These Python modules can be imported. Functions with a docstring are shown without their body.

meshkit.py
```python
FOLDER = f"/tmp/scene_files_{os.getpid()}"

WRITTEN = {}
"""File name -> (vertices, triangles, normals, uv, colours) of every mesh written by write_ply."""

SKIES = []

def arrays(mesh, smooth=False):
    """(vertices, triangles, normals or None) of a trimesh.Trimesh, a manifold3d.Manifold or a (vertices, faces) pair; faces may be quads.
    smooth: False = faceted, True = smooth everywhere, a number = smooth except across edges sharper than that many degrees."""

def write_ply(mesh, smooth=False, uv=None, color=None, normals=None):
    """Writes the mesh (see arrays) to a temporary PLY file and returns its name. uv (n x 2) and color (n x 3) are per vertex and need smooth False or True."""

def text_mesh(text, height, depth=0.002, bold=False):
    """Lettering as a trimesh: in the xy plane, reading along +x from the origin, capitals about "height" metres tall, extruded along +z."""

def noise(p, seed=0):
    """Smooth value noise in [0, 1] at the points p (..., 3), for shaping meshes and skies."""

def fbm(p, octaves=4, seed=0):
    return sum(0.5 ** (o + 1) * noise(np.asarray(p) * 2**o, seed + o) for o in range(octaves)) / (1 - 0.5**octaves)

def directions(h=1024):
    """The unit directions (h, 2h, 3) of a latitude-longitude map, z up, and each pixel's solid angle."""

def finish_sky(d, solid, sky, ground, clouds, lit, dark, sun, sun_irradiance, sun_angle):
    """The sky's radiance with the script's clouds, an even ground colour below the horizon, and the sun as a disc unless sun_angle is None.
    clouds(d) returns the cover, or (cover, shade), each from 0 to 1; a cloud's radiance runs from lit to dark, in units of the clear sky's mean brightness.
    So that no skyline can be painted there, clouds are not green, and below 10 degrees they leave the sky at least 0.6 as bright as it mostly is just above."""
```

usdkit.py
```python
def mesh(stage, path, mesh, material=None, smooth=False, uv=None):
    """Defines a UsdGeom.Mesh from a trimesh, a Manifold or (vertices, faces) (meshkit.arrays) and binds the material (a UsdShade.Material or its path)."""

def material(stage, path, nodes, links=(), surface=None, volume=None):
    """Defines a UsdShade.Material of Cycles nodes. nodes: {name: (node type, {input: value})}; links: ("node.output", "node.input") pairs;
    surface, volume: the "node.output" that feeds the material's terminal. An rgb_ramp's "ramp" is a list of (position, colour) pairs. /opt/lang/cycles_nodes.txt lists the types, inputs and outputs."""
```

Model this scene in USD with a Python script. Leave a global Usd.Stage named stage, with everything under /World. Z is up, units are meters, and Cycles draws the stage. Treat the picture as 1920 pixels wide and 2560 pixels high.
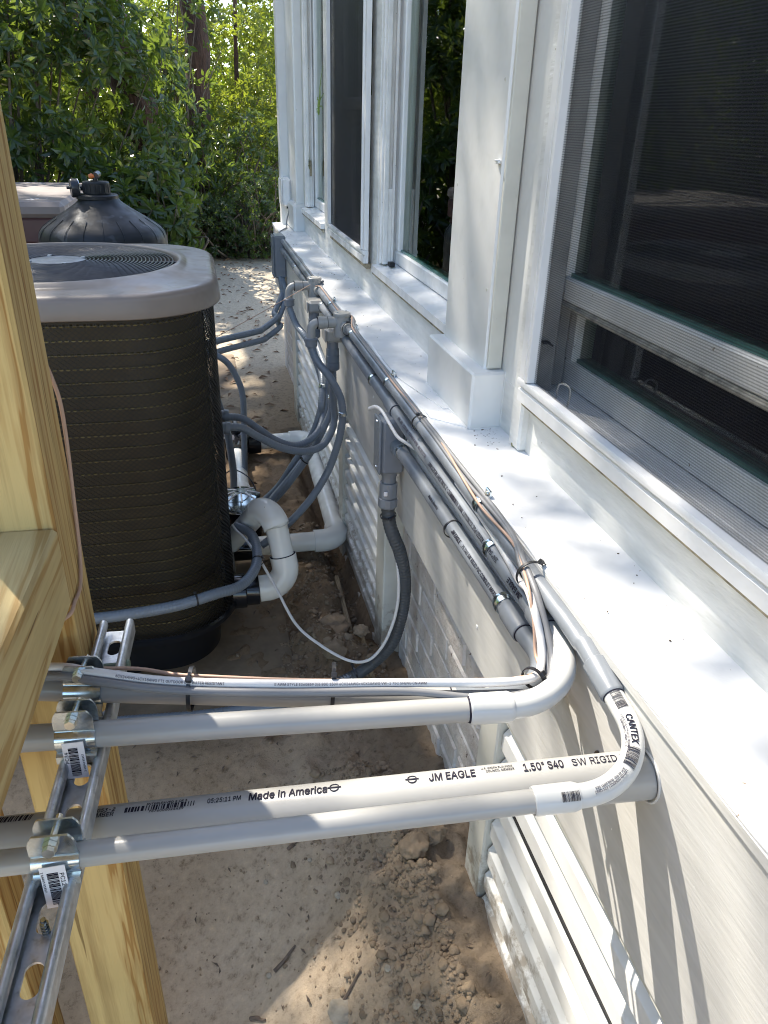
import math, random
import numpy as np, trimesh
from scipy.spatial import cKDTree
from shapely.geometry import Polygon, Point, box as sbox
import meshkit, usdkit
from meshkit import noise, fbm, text_mesh
from pxr import Usd, UsdGeom, UsdLux, UsdShade, Gf, Sdf, Vt

stage = Usd.Stage.CreateInMemory()
UsdGeom.SetStageUpAxis(stage, UsdGeom.Tokens.z)
UsdGeom.SetStageMetersPerUnit(stage, 1.0)
UsdGeom.Xform.Define(stage, '/World')
UsdGeom.Scope.Define(stage, '/World/Looks')
H = 1.25                     # eye height: all z below are measured from eye level, +H puts the ground at 0
EXPOSURE = 1.66
SUN_AZ, SUN_EL = math.radians(-30), math.radians(52)
SUN_I, SKY_S = 1.0, 0.15

# ------------------------------------------------------------------ camera
yaw, pit, rol = 0.24125, 0.47878, 0.03057
fw = np.array([math.sin(yaw) * math.cos(pit), math.cos(yaw) * math.cos(pit), -math.sin(pit)])
rr = np.cross(fw, [0, 0, 1]); rr /= np.linalg.norm(rr); uu = np.cross(rr, fw)
r2 = rr * math.cos(rol) + uu * math.sin(rol); u2 = -rr * math.sin(rol) + uu * math.cos(rol)
cam = UsdGeom.Camera.Define(stage, '/World/camera')
cam.CreateHorizontalApertureAttr(24.0); cam.CreateVerticalApertureAttr(32.0)
cam.CreateFocalLengthAttr(1885.0 / 1920 * 24.0)
cam.CreateClippingRangeAttr(Gf.Vec2f(0.02, 500))
cam.CreateExposureAttr(EXPOSURE)
cam.AddTransformOp().Set(Gf.Matrix4d(*r2, 0, *u2, 0, *(-fw), 0, 0, 0, H, 1))

# ------------------------------------------------------------------ sky and sun
def mat(name, nodes, links=(), surface='p.BSDF', volume=None):
    return usdkit.material(stage, '/World/Looks/' + name, nodes, links, surface, volume)
sky = UsdLux.DomeLight.Define(stage, '/World/sky')
skym = mat('sky_air', {
    's': ('sky_texture', {'sky_type': 'single_scattering', 'sun_disc': False, 'aerosol_density': 1.0, 'air_density': 1.0, 'sun_elevation': SUN_EL, 'sun_rotation': SUN_AZ}),
    'b': ('background_shader', {'strength': SKY_S})}, [('s.color', 'b.color')], 'b.background')
UsdShade.MaterialBindingAPI.Apply(sky.GetPrim()).Bind(skym)
for k, v in dict(kind='structure', label='clear blue sky', category='sky').items():
    sky.GetPrim().SetCustomDataByKey(k, v)
sun = UsdLux.DistantLight.Define(stage, '/World/sun')
sun.CreateIntensityAttr(SUN_I); sun.CreateAngleAttr(0.53); sun.CreateColorAttr(Gf.Vec3f(1, 0.93, 0.82))
sun.GetPrim().CreateAttribute('inputs:normalize', Sdf.ValueTypeNames.Bool).Set(True)
sd = np.array([math.sin(SUN_AZ) * math.cos(SUN_EL), math.cos(SUN_AZ) * math.cos(SUN_EL), math.sin(SUN_EL)])
sx = np.cross([0, 0, 1], sd); sx /= np.linalg.norm(sx); sy = np.cross(sd, sx)
UsdGeom.Xformable(sun).AddTransformOp().Set(Gf.Matrix4d(*sx, 0, *sy, 0, *sd, 0, 0, 0, 0, 1))

# ------------------------------------------------------------------ helpers: scene tree
used = {}
def path_for(parent, name):
    base = (parent.GetPath().pathString if parent else '/World') + '/' + name
    n = used.get(base, -1) + 1; used[base] = n
    return base if n == 0 else f'{base}_{n:03d}'
origin = {}
def meta(p, label=None, cat=None, group=None, kind=None):
    for k, v in dict(label=label, category=cat, group=group, kind=kind).items():
        if v: p.SetCustomDataByKey(k, v)
    return p
def thing(name, label, cat, loc=(0, 0, 0), group=None, kind=None, parent=None):
    x = UsdGeom.Xform.Define(stage, path_for(parent, name))
    o = np.array(loc, float) + [0, 0, H]
    base = origin[parent.GetPath()] if parent else np.zeros(3)
    x.AddTranslateOp().Set(Gf.Vec3d(*(o - base)))
    p = x.GetPrim(); origin[p.GetPath()] = o
    return meta(p, label, cat, group, kind)
def part(parent, name, mesh, m, smooth=35, label=None, kind=None):
    """A mesh of the scene (vertices in eye-level coordinates) as a child of parent, or at top level when parent is None."""
    if isinstance(mesh, list): mesh = trimesh.util.concatenate(mesh)
    v = np.array(mesh.vertices) + [0, 0, H]
    f = np.array(mesh.faces)
    if parent is not None: v = v - origin[parent.GetPath()]
    q = usdkit.mesh(stage, path_for(parent, name), (v, f), m, smooth).GetPrim()
    origin[q.GetPath()] = origin[parent.GetPath()] if parent is not None else np.zeros(3)
    return meta(q, label, None, None, kind)
def single(name, mesh, m, label, cat, group=None, kind=None, smooth=35):
    """A thing that is one mesh, its pivot at its base."""
    if isinstance(mesh, list): mesh = trimesh.util.concatenate(mesh)
    v = np.array(mesh.vertices) + [0, 0, H]
    o = np.array([*v.mean(0)[:2], v[:, 2].min()])
    g = usdkit.mesh(stage, path_for(None, name), (v - o, np.array(mesh.faces)), m, smooth)
    UsdGeom.Xformable(g).AddTranslateOp().Set(Gf.Vec3d(*o))
    origin[g.GetPrim().GetPath()] = o
    return meta(g.GetPrim(), label, cat, group, kind)

# ------------------------------------------------------------------ helpers: shapes
def TM(v, f): return trimesh.Trimesh(np.asarray(v, float), np.asarray(f, int), process=False)
def cat(*ms): return trimesh.util.concatenate([m for m in ms if m is not None])
def bx(x0, x1, y0, y1, z0, z1, b=0.0):
    if b <= 0:
        m = trimesh.creation.box((x1 - x0, y1 - y0, z1 - z0)); m.apply_translation(((x0 + x1) / 2, (y0 + y1) / 2, (z0 + z1) / 2)); return m
    pts = []
    for X, sx_ in ((x0, 1), (x1, -1)):
        for Y, sy_ in ((y0, 1), (y1, -1)):
            for Z, sz_ in ((z0, 1), (z1, -1)):
                pts += [(X + sx_ * b, Y + sy_ * b, Z), (X + sx_ * b, Y, Z + sz_ * b), (X, Y + sy_ * b, Z + sz_ * b)]
    return trimesh.PointCloud(pts).convex_hull
def rotz(m, deg, c=(0, 0, 0)):
    m.apply_transform(trimesh.transformations.rotation_matrix(math.radians(deg), [0, 0, 1], c)); return m
def spline(pts, n=8):
    p = np.asarray(pts, float); q = np.vstack([2 * p[0] - p[1], p, 2 * p[-1] - p[-2]]); out = []
    for i in range(1, len(q) - 2):
        a, b, c, d = q[i - 1], q[i], q[i + 1], q[i + 2]
        for t in np.linspace(0, 1, n, endpoint=False):
            out.append(0.5 * (2 * b + (c - a) * t + (2 * a - 5 * b + 4 * c - d) * t * t + (3 * b - a - 3 * c + d) * t ** 3))
    out.append(p[-1]); return np.array(out)
def fillet(pts, rads, n=14):
    pts = [np.asarray(p, float) for p in pts]; out = [pts[0]]
    for i in range(1, len(pts) - 1):
        a, b, c = pts[i - 1], pts[i], pts[i + 1]; r = rads[i - 1]
        u = (a - b) / np.linalg.norm(a - b); w = (c - b) / np.linalg.norm(c - b)
        ang = math.acos(np.clip(u @ w, -1, 1)); t = r / math.tan(ang / 2)
        s, e = b + u * t, b + w * t
        ctr = b + (u + w) / np.linalg.norm(u + w) * r / math.sin(ang / 2)
        A, B = s - ctr, e - ctr; om = math.acos(np.clip(A @ B / r / r, -1, 1))
        for k in np.linspace(0, 1, n): out.append(ctr + (math.sin((1 - k) * om) * A + math.sin(k * om) * B) / math.sin(om))
    out.append(pts[-1]); return np.array(out)
def frames(P, hint=None):
    P = np.asarray(P, float); T = np.gradient(P, axis=0); T /= np.linalg.norm(T, axis=1)[:, None] + 1e-12
    N = np.zeros_like(P)
    a = np.array(hint if hint is not None else ([0, 0, 1] if abs(T[0][2]) < .9 else [1, 0, 0]), float)
    for i in range(len(P)):
        if hint is not None: a = np.array(hint, float)
        n = a - T[i] * (a @ T[i]); n /= np.linalg.norm(n) + 1e-12; N[i] = n; a = n
    return T, N, np.cross(T, N)
def tube(P, r, n=16, caps=True, hint=None):
    P = np.asarray(P, float); T, N, B = frames(P, hint)
    R = np.broadcast_to(np.asarray(r, float), (len(P),))
    th = np.linspace(0, 2 * np.pi, n, endpoint=False)
    V = (P[:, None] + R[:, None, None] * (np.cos(th)[None, :, None] * N[:, None] + np.sin(th)[None, :, None] * B[:, None])).reshape(-1, 3)
    F = []
    i = np.arange(len(P) - 1)[:, None] * n; j = np.arange(n)[None]; k = (j + 1) % n
    a, b, c, d = i + j, i + k, i + n + k, i + n + j
    F = np.concatenate([np.stack([a, b, c], -1).reshape(-1, 3), np.stack([a, c, d], -1).reshape(-1, 3)])
    if caps:
        V = np.vstack([V, P[0], P[-1]]); s, e = len(V) - 2, len(V) - 1; L = (len(P) - 1) * n
        jj = np.arange(n); kk = (jj + 1) % n
        F = np.vstack([F, np.stack([np.full(n, s), kk, jj], -1), np.stack([np.full(n, e), L + jj, L + kk], -1)])
    return TM(V, F)
def cyl(p0, p1, r, n=20, r1=None): return tube([p0, p1], [r, r if r1 is None else r1], n)
def sleeve(p0, p1, prof, n=22):
    """A turned piece along p0-p1; prof = [(fraction, radius), ...] with sharp steps."""
    p0, p1 = np.asarray(p0, float), np.asarray(p1, float); d = p1 - p0
    t = d / np.linalg.norm(d); a = np.array([0, 0, 1.0]) if abs(t[2]) < .9 else np.array([1.0, 0, 0])
    N = a - t * (a @ t); N /= np.linalg.norm(N); B = np.cross(t, N)
    th = np.linspace(0, 2 * np.pi, n, endpoint=False); V, F = [], []
    prof = [(prof[0][0], 1e-5)] + list(prof) + [(prof[-1][0], 1e-5)]
    for s, r in prof:
        V.append(p0 + d * s + r * (np.cos(th)[:, None] * N + np.sin(th)[:, None] * B))
    for i in range(len(prof) - 1):
        for j in range(n):
            k = (j + 1) % n; F += [(i * n + j, i * n + k, i * n + n + k), (i * n + j, i * n + n + k, i * n + n + j)]
    return TM(np.vstack(V), F)
def lathe(prof, c, n=40):
    return sleeve((c[0], c[1], 0), (c[0], c[1], 1), [(z, r) for r, z in prof], n)
def prism(poly, y0, y1):
    """Polygon in (x, z), drawn along y."""
    m = trimesh.creation.extrude_polygon(Polygon(poly) if not hasattr(poly, 'exterior') else poly, y1 - y0, engine='earcut')
    v = m.vertices.copy(); m.vertices = np.stack([v[:, 0], y0 + v[:, 2], v[:, 1]], 1); m.invert(); return m
def vprism(poly, z0, z1):
    m = trimesh.creation.extrude_polygon(poly if hasattr(poly, 'exterior') else Polygon(poly), z1 - z0, engine='earcut'); m.apply_translation((0, 0, z0)); return m
def onto(m, o, ex, ey, ez):
    """Local xyz of a mesh set on the axes ex, ey, ez at o."""
    M = np.eye(4); M[:3, 0], M[:3, 1], M[:3, 2], M[:3, 3] = ex, ey, ez, o
    m = m.copy(); m.apply_transform(M)
    if np.linalg.det(M[:3, :3]) < 0: m.invert()
    return m
def unit(v): v = np.asarray(v, float); return v / np.linalg.norm(v)
class Pipe:
    """Places flat print on a bent pipe."""
    def __init__(s, P, r, hint):
        P = np.asarray(P, float); d = np.r_[0, np.cumsum(np.linalg.norm(np.diff(P, axis=0), axis=1))]
        n = max(8, int(d[-1] / 0.004)); q = np.linspace(0, d[-1], n)
        s.P = np.stack([np.interp(q, d, P[:, k]) for k in range(3)], 1); s.d = q; s.r = r
        s.T, s.N, _ = frames(s.P, hint); s.U = np.cross(s.N, s.T)
    def near(s, p): return s.d[np.argmin(np.linalg.norm(s.P - np.asarray(p), axis=1))]
    def put(s, V, s0, lift=0.0004):
        q = s0 + V[:, 0]; g = lambda A: np.stack([np.interp(q, s.d, A[:, k]) for k in range(3)], 1)
        th = (V[:, 1] / s.r)[:, None]; return g(s.P) + (np.cos(th) * g(s.N) + np.sin(th) * g(s.U)) * (s.r + lift + V[:, 2:3])
    def text(s, t, h, s0, dy=0.0, bold=False, depth=0.0003, width=None):
        m = text_mesh(t, h, depth, bold)
        if width: m.vertices = np.array(m.vertices) * [width / m.vertices[:, 0].max(), 1, 1]
        v, f = trimesh.remesh.subdivide_to_size(m.vertices, m.faces, max(h * .6, .0025), max_iter=6)
        v = v.copy(); v[:, 1] += dy - h / 2; return TM(s.put(v, s0), f)
    def bars(s, w, h, s0, dy=0.0, seed=1, along=True):
        """A barcode w long (along the pipe) and h high."""
        rg = random.Random(seed); ms = []; x = 0
        while x < w:
            b = rg.choice((1, 1, 2, 3)) * w / 75; gap = rg.choice((1, 1, 2)) * w / 75
            yy = np.linspace(-h / 2, h / 2, 6) + dy
            V = np.array([(x + (b if k else 0), y, 0) for y in yy for k in (0, 1)])
            F = [t for i in range(5) for t in ((2 * i, 2 * i + 1, 2 * i + 3), (2 * i, 2 * i + 3, 2 * i + 2))]
            ms.append(TM(s.put(V, s0), F)); x += b + gap
        return trimesh.util.concatenate(ms)
# ------------------------------------------------------------------ materials
def pbr(name, col, rough=0.5, metal=0.0, var=0.0, vscale=8.0, stretch=(1, 1, 1), bump=0.0, bscale=60.0, bdist=0.002, spec=0.5, specks=None, speck_scale=60, speck_at=0.7, coat=0.0, var2=None):
    """Colour with noise variation, optional dark specks, fine bump."""
    n = {'geo': ('geometry', {}), 'map': ('mapping', {'scale': stretch}),
         'p': ('principled_bsdf', {'roughness': rough, 'metallic': metal, 'specular_ior_level': spec, 'coat_weight': coat})}
    L = [('geo.position', 'map.vector')]
    c2 = var2 or tuple(x * (1 - var) for x in col); c1 = tuple(min(1, x * (1 + var * .6)) for x in col) if not var2 else col
    n['n1'] = ('noise_texture', {'scale': vscale, 'detail': 5.0, 'roughness': 0.6})
    n['r1'] = ('rgb_ramp', {'ramp': [(0.0, c2), (0.35, c2), (0.65, c1), (1.0, c1)]})
    L += [('map.vector', 'n1.vector'), ('n1.fac', 'r1.fac')]
    out = 'r1.color'
    if specks:
        n['n2'] = ('noise_texture', {'scale': speck_scale, 'detail': 3.0, 'roughness': 0.7})
        n['r2'] = ('rgb_ramp', {'ramp': [(0, (0, 0, 0)), (speck_at, (0, 0, 0)), (speck_at + .03, (1, 1, 1)), (1, (1, 1, 1))]})
        n['mx'] = ('mix_color', {'b': specks})
        L += [('geo.position', 'n2.vector'), ('n2.fac', 'r2.fac'), ('r2.color', 'mx.fac'), (out, 'mx.a')]; out = 'mx.result'
    L.append((out, 'p.base_color'))
    if bump:
        n['nb'] = ('noise_texture', {'scale': bscale, 'detail': 4.0, 'roughness': 0.6}); n['bp'] = ('bump', {'strength': bump, 'distance': bdist})
        L += [('map.vector', 'nb.vector'), ('nb.fac', 'bp.height'), ('bp.normal', 'p.normal')]
    # uneven gloss
    n['nr'] = ('noise_texture', {'scale': vscale * 2.3, 'detail': 4.0}); n['mr'] = ('map_range', {'from_min': 0.3, 'from_max': 0.7, 'to_min': max(0.02, rough - .12), 'to_max': min(1, rough + .12)})
    L += [('geo.position', 'nr.vector'), ('nr.fac', 'mr.value'), ('mr.result', 'p.roughness')]
    return mat(name, n, L)
def splash(name):
    """Adds dried soil splash near the ground to a paint."""
    p_ = '/World/Looks/' + name; T_ = Sdf.ValueTypeNames
    def sh(n, k, **kw):
        s_ = UsdShade.Shader.Define(stage, p_ + '/' + n); s_.CreateIdAttr('cycles_' + k)
        for a, v in kw.items(): s_.CreateInput(a, T_.Float3 if isinstance(v, tuple) else (T_.Bool if isinstance(v, bool) else T_.Float)).Set(Gf.Vec3f(*v) if isinstance(v, tuple) else v)
        return s_
    def ln(a, ao, b, bi): b.CreateInput(bi, T_.Token).ConnectToSource(a.CreateOutput(ao, T_.Token))
    geo = UsdShade.Shader.Get(stage, p_ + '/geo'); pr_ = UsdShade.Shader.Get(stage, p_ + '/p'); src = pr_.GetInput('base_color').GetConnectedSources()[0][0]
    n_ = sh('spn', 'noise_texture', scale=26.0, detail=6.0, roughness=.7); x_ = sh('spx', 'separate_xyz'); m_ = sh('spm', 'map_range', from_min=0.02, from_max=.30, to_min=.17, to_max=-.22)
    a_ = sh('spa', 'math', value1=.5, value2=.5); r_ = sh('spr', 'map_range', from_min=.52, from_max=.66, to_min=0.0, to_max=.75, clamp=True); c_ = sh('spc', 'mix_color', b=(.21, .165, .115))
    for u in (n_,): ln(geo, 'position', u, 'vector')
    ln(geo, 'position', x_, 'vector'); ln(x_, 'z', m_, 'value'); ln(n_, 'fac', a_, 'value1'); ln(m_, 'result', a_, 'value2'); ln(a_, 'value', r_, 'value'); ln(r_, 'result', c_, 'fac')
    s2 = UsdShade.Shader(src.source.GetPrim()); c_.CreateInput('a', T_.Token).ConnectToSource(s2.GetOutput(src.sourceName)); pr_.GetInput('base_color').ConnectToSource(c_.CreateOutput('result', T_.Token))
def wood(name, axis, pith, light, dark, ring=40.0, stain=0.25, knots=True):
    """Sawn lumber: growth rings about a pith line along axis, streaks drawn out along the grain."""
    loc = [-pith[0], -pith[1], -pith[2]]; sc = [1, 1, 1]; sc['xyz'.index(axis)] = 0.06
    st = [14, 14, 14]; st['xyz'.index(axis)] = 0.5
    n = {'geo': ('geometry', {}), 'm0': ('mapping', {'location': tuple(l * s for l, s in zip(loc, sc)), 'scale': tuple(sc)}),
         'wv': ('wave_texture', {'wave_type': 'rings', 'rings_direction': axis, 'scale': ring, 'distortion': 4.5, 'detail': 2.5, 'detail_scale': 5.0, 'detail_roughness': .5}),
         'rw': ('rgb_ramp', {'ramp': [(0, light), (0.5, light), (0.9, tuple((a + b) / 2 for a, b in zip(light, dark))), (0.97, dark), (1, dark)]}),
         'm1': ('mapping', {'scale': tuple(st)}), 'n1': ('noise_texture', {'scale': 3.0, 'detail': 6.0, 'roughness': .7}),
         'r1': ('rgb_ramp', {'ramp': [(0, (0, 0, 0)), (.45, (0, 0, 0)), (.75, (1, 1, 1)), (1, (1, 1, 1))]}),
         'mr': ('math', {'math_type': 'multiply', 'value2': stain}), 'mx': ('mix_color', {'b': tuple(d * .55 for d in dark)}),
         'ck': ('noise_texture', {'scale': 9.0, 'detail': 2.0, 'roughness': .5}), 'rk': ('rgb_ramp', {'ramp': [(0, (1, 1, 1)), (.66, (1, 1, 1)), (.70, (.30, .24, .18)), (1, (.25, .2, .15))]}), 'hk': ('mix_color', {'blend_type': 'multiply', 'fac': .8}),
         'kn': ('voronoi_texture', {'scale': 3.1}), 'kr': ('rgb_ramp', {'ramp': [(0, (.32, .2, .1)), (.05, (.42, .28, .15)), (.085, (1, 1, 1)), (1, (1, 1, 1))]}), 'hn': ('mix_color', {'blend_type': 'multiply', 'fac': .85}),
         'mk': ('mapping', {'scale': tuple(.45 if c_ == axis else 1.0 for c_ in 'xyz')}), 'n3': ('noise_texture', {'scale': 5.0, 'detail': 3.0}), 'hs': ('mix_color', {'blend_type': 'multiply', 'fac': .55}), 'r3': ('rgb_ramp', {'ramp': [(.3, (.72, .7, .62)), (.7, (1.05, 1.02, 1))]}),
         'fb': ('noise_texture', {'scale': 30.0, 'detail': 3.0}), 'bp': ('bump', {'strength': .35, 'distance': .0012}),
         'p': ('principled_bsdf', {'roughness': .7, 'specular_ior_level': .3})}
    L = [('geo.position', 'm0.vector'), ('m0.vector', 'wv.vector'), ('wv.fac', 'rw.fac'), ('geo.position', 'm1.vector'), ('m1.vector', 'n1.vector'), ('n1.fac', 'r1.fac'),
         ('r1.color', 'mr.value1'), ('mr.value', 'mx.fac'), ('rw.color', 'mx.a'), ('geo.position', 'n3.vector'), ('n3.fac', 'r3.fac'), ('mx.result', 'hs.a'), ('r3.color', 'hs.b'), ('m1.vector', 'ck.vector'), ('ck.fac', 'rk.fac'), ('hs.result', 'hk.a'), ('rk.color', 'hk.b'), ('geo.position', 'mk.vector'), ('mk.vector', 'kn.vector'), ('kn.distance', 'kr.fac'), ('hk.result', 'hn.a'), ('kr.color', 'hn.b'), ('hn.result', 'p.base_color'),
         ('m1.vector', 'fb.vector'), ('fb.fac', 'bp.height'), ('bp.normal', 'p.normal')]
    return mat(name, n, L)
def leafmat(name, c1, c2, c3, trans=0.45, gloss=0.35, tcol=(.35, .5, .04)):
    n = {'geo': ('geometry', {}), 'n1': ('noise_texture', {'scale': 9.0, 'detail': 3.0}), 'w': ('noise_texture', {'scale': 60.0, 'detail': 1.0}),
         'ad': ('math', {'math_type': 'multiply_add', 'value2': .5, 'value3': 0.0}), 'a2': ('math', {'math_type': 'multiply_add', 'value2': .5}),
         'r': ('rgb_ramp', {'ramp': [(.28, c1), (.5, c2), (.72, c3)]}),
         'p': ('principled_bsdf', {'roughness': gloss, 'specular_ior_level': .5}), 't': ('translucent_bsdf', {'color': tcol}), 'm': ('mix_closure', {'fac': trans})}
    return mat(name, n, [('geo.position', 'n1.vector'), ('geo.position', 'w.vector'), ('n1.fac', 'ad.value1'), ('w.fac', 'a2.value1'), ('ad.value', 'a2.value3'), ('a2.value', 'r.fac'),
                         ('r.color', 'p.base_color'), ('p.BSDF', 'm.closure1'), ('t.BSDF', 'm.closure2')], 'm.closure')
M = {}
M['white'] = pbr('white_paint', (.68, .675, .655), .42, var=.07, vscale=5, bump=.25, bscale=45, bdist=.002, specks=(.25, .2, .15), speck_scale=95, speck_at=.74)
M['ledge'] = pbr('white_membrane', (.71, .705, .695), .38, var=.08, vscale=6, bump=.3, bscale=22, bdist=.004, specks=(.3, .22, .15), speck_scale=70, speck_at=.72)
M['rough_white'] = pbr('brushed_white_paint', (.68, .675, .65), .5, var=.12, vscale=14, stretch=(3, .6, 3), bump=.6, bscale=30, bdist=.003, specks=(.35, .3, .22), speck_scale=40, speck_at=.70)
M['fascia'] = pbr('grey_white_board_paint', (.55, .54, .51), .45, var=.07, vscale=9, stretch=(8, .8, 8), bump=.3, bscale=30, bdist=.0015, specks=(.85, .85, .82), speck_scale=55, speck_at=.73)
M['vinyl'] = pbr('white_vinyl', (.76, .755, .75), .32, var=.06, vscale=7, bump=.05, bscale=40, specks=(.3, .25, .2), speck_scale=110, speck_at=.76)
M['oldvinyl'] = pbr('aged_window_vinyl', (.78, .77, .75), .45, var=.14, vscale=9, specks=(.22, .18, .12), speck_scale=80, speck_at=.70)
M['slat'] = pbr('louvre_paint', (.70, .695, .67), .42, var=.07, vscale=9, specks=(.3, .27, .22), speck_scale=45, speck_at=.72)
M['cream'] = pbr('cream_trim_paint', (.56, .55, .49), .5, var=.08, vscale=10, bump=.2, bscale=40, specks=(.3, .25, .2), speck_scale=70, speck_at=.73)
splash('louvre_paint'); splash('cream_trim_paint')
M['dirt_line'] = pbr('mildewed_caulk', (.36, .31, .22), .9, var=.5, vscale=30, bump=.5, bscale=80)
M['jamb'] = pbr('shaded_jamb', (.30, .29, .28), .45, var=.2, vscale=12)  # darkened window frame tone: shade in the near jamb put into the colour
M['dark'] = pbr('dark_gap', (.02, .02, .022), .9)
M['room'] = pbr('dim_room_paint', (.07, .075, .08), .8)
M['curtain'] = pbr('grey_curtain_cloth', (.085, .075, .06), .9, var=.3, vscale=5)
M['greencurtain'] = pbr('green_curtain_cloth', (.20, .42, .33), .9, var=.2, vscale=8)
M['seal'] = pbr('teal_glass_edge', (.06, .155, .135), .2)
M['pile'] = pbr('dusty_weather_pile', (.36, .34, .29), .95, var=.4, vscale=60, bump=.8, bscale=150, bdist=.004)
M['pvc'] = pbr('shaded_grey_conduit_pvc', (.175, .19, .21), .33, var=.06, vscale=7, specks=(.2, .2, .2), speck_scale=70, speck_at=.75)  # conduit grey with the shade along the board put into the colour
M['pvc_lit_pale'] = pbr('lit_pale_conduit_pvc', (.325, .318, .298), .33, var=.05, vscale=7, specks=(.3, .3, .3), speck_scale=60, speck_at=.74)  # paler copy, sun on the crossing runs put into the colour; fittings share it
M['pvc_dark'] = pbr('dark_grey_pvc', (.15, .17, .19), .35, var=.06, vscale=9)
M['whitepvc'] = pbr('white_pool_pvc', (.74, .725, .67), .22, var=.05, vscale=9, specks=(.3, .2, .1), speck_scale=28, speck_at=.71)
M['fitting'] = pbr('white_bend_pvc', (.52, .52, .50), .33, var=.05, vscale=9, specks=(.35, .35, .33), speck_scale=55, speck_at=.73)
M['ink'] = pbr('black_ink', (.022, .02, .03), .75, spec=.1)
M['inkgrey'] = pbr('faded_ink', (.11, .10, .12), .75, spec=.1)
M['label'] = pbr('paper_label', (.80, .77, .78), .5, var=.02)
M['zinc'] = pbr('zinc_plate', (.60, .68, .73), .22, metal=1.0, var=.12, vscale=18)
M['galv'] = pbr('galvanized_steel', (.56, .58, .60), .42, metal=.9, var=.25, vscale=45, bump=.15, bscale=120, bdist=.0006)
M['bolt'] = pbr('bright_bolt', (.72, .70, .62), .25, metal=1.0)
M['greenrod'] = pbr('green_painted_rod', (.14, .19, .14), .5)
M['blackp'] = pbr('black_plastic', (.016, .016, .018), .32)
M['blackgloss'] = pbr('black_glossy_plastic', (.008, .008, .009), .12)
M['hose'] = pbr('grey_flexible_conduit', (.165, .19, .22), .38, var=.06, vscale=20)
M['blackhose'] = pbr('black_flexible_conduit', (.055, .06, .065), .45, var=.15, vscale=12)
M['wcable'] = pbr('white_cable_jacket', (.66, .64, .62), .4)
M['gcable'] = pbr('grey_cable_jacket', (.18, .18, .185), .42)
M['tan'] = pbr('tan_wire_jacket', (.46, .30, .215), .45)
M['lip'] = pbr('beige_plastic', (.19, .155, .13), .40, var=.05, vscale=9, bump=.06, bscale=300, specks=(.5, .47, .44), speck_scale=90, speck_at=.76)
M['grille'] = pbr('black_wire', (.018, .02, .024), .28)
M['hub'] = pbr('grey_motor_cap', (.30, .31, .32), .45, metal=.5, var=.3, vscale=30)
M['guard'] = pbr('black_guard_mesh', (.010, .009, .008), .45)
M['coil'] = pbr('olive_coil_fins', (.058, .041, .016), .6, var=.3, vscale=14, stretch=(1, 1, 6))
M['tubes'] = pbr('brassy_tubes', (.22, .175, .075), .38, metal=.6, var=.35, vscale=10)
M['tank'] = pbr('black_tank_plastic', (.010, .011, .013), .50, spec=.35, var=.3, vscale=10, specks=(.035, .038, .043), speck_scale=6, speck_at=.56)
M['orange'] = pbr('orange_plastic', (.60, .16, .04), .5)
M['blueprint'] = pbr('blue_print', (.05, .12, .34), .5)
M['spacover'] = pbr('grey_vinyl_cover', (.19, .155, .14), .55, var=.12, vscale=4, specks=(.7, .66, .62), speck_scale=7, speck_at=.66)
M['spaskirt'] = pbr('brown_spa_skirt', (.085, .035, .03), .5, var=.15, vscale=5)
M['spaslat'] = pbr('dark_grey_spa_slats', (.07, .06, .05), .6, var=.2, vscale=8)
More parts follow.
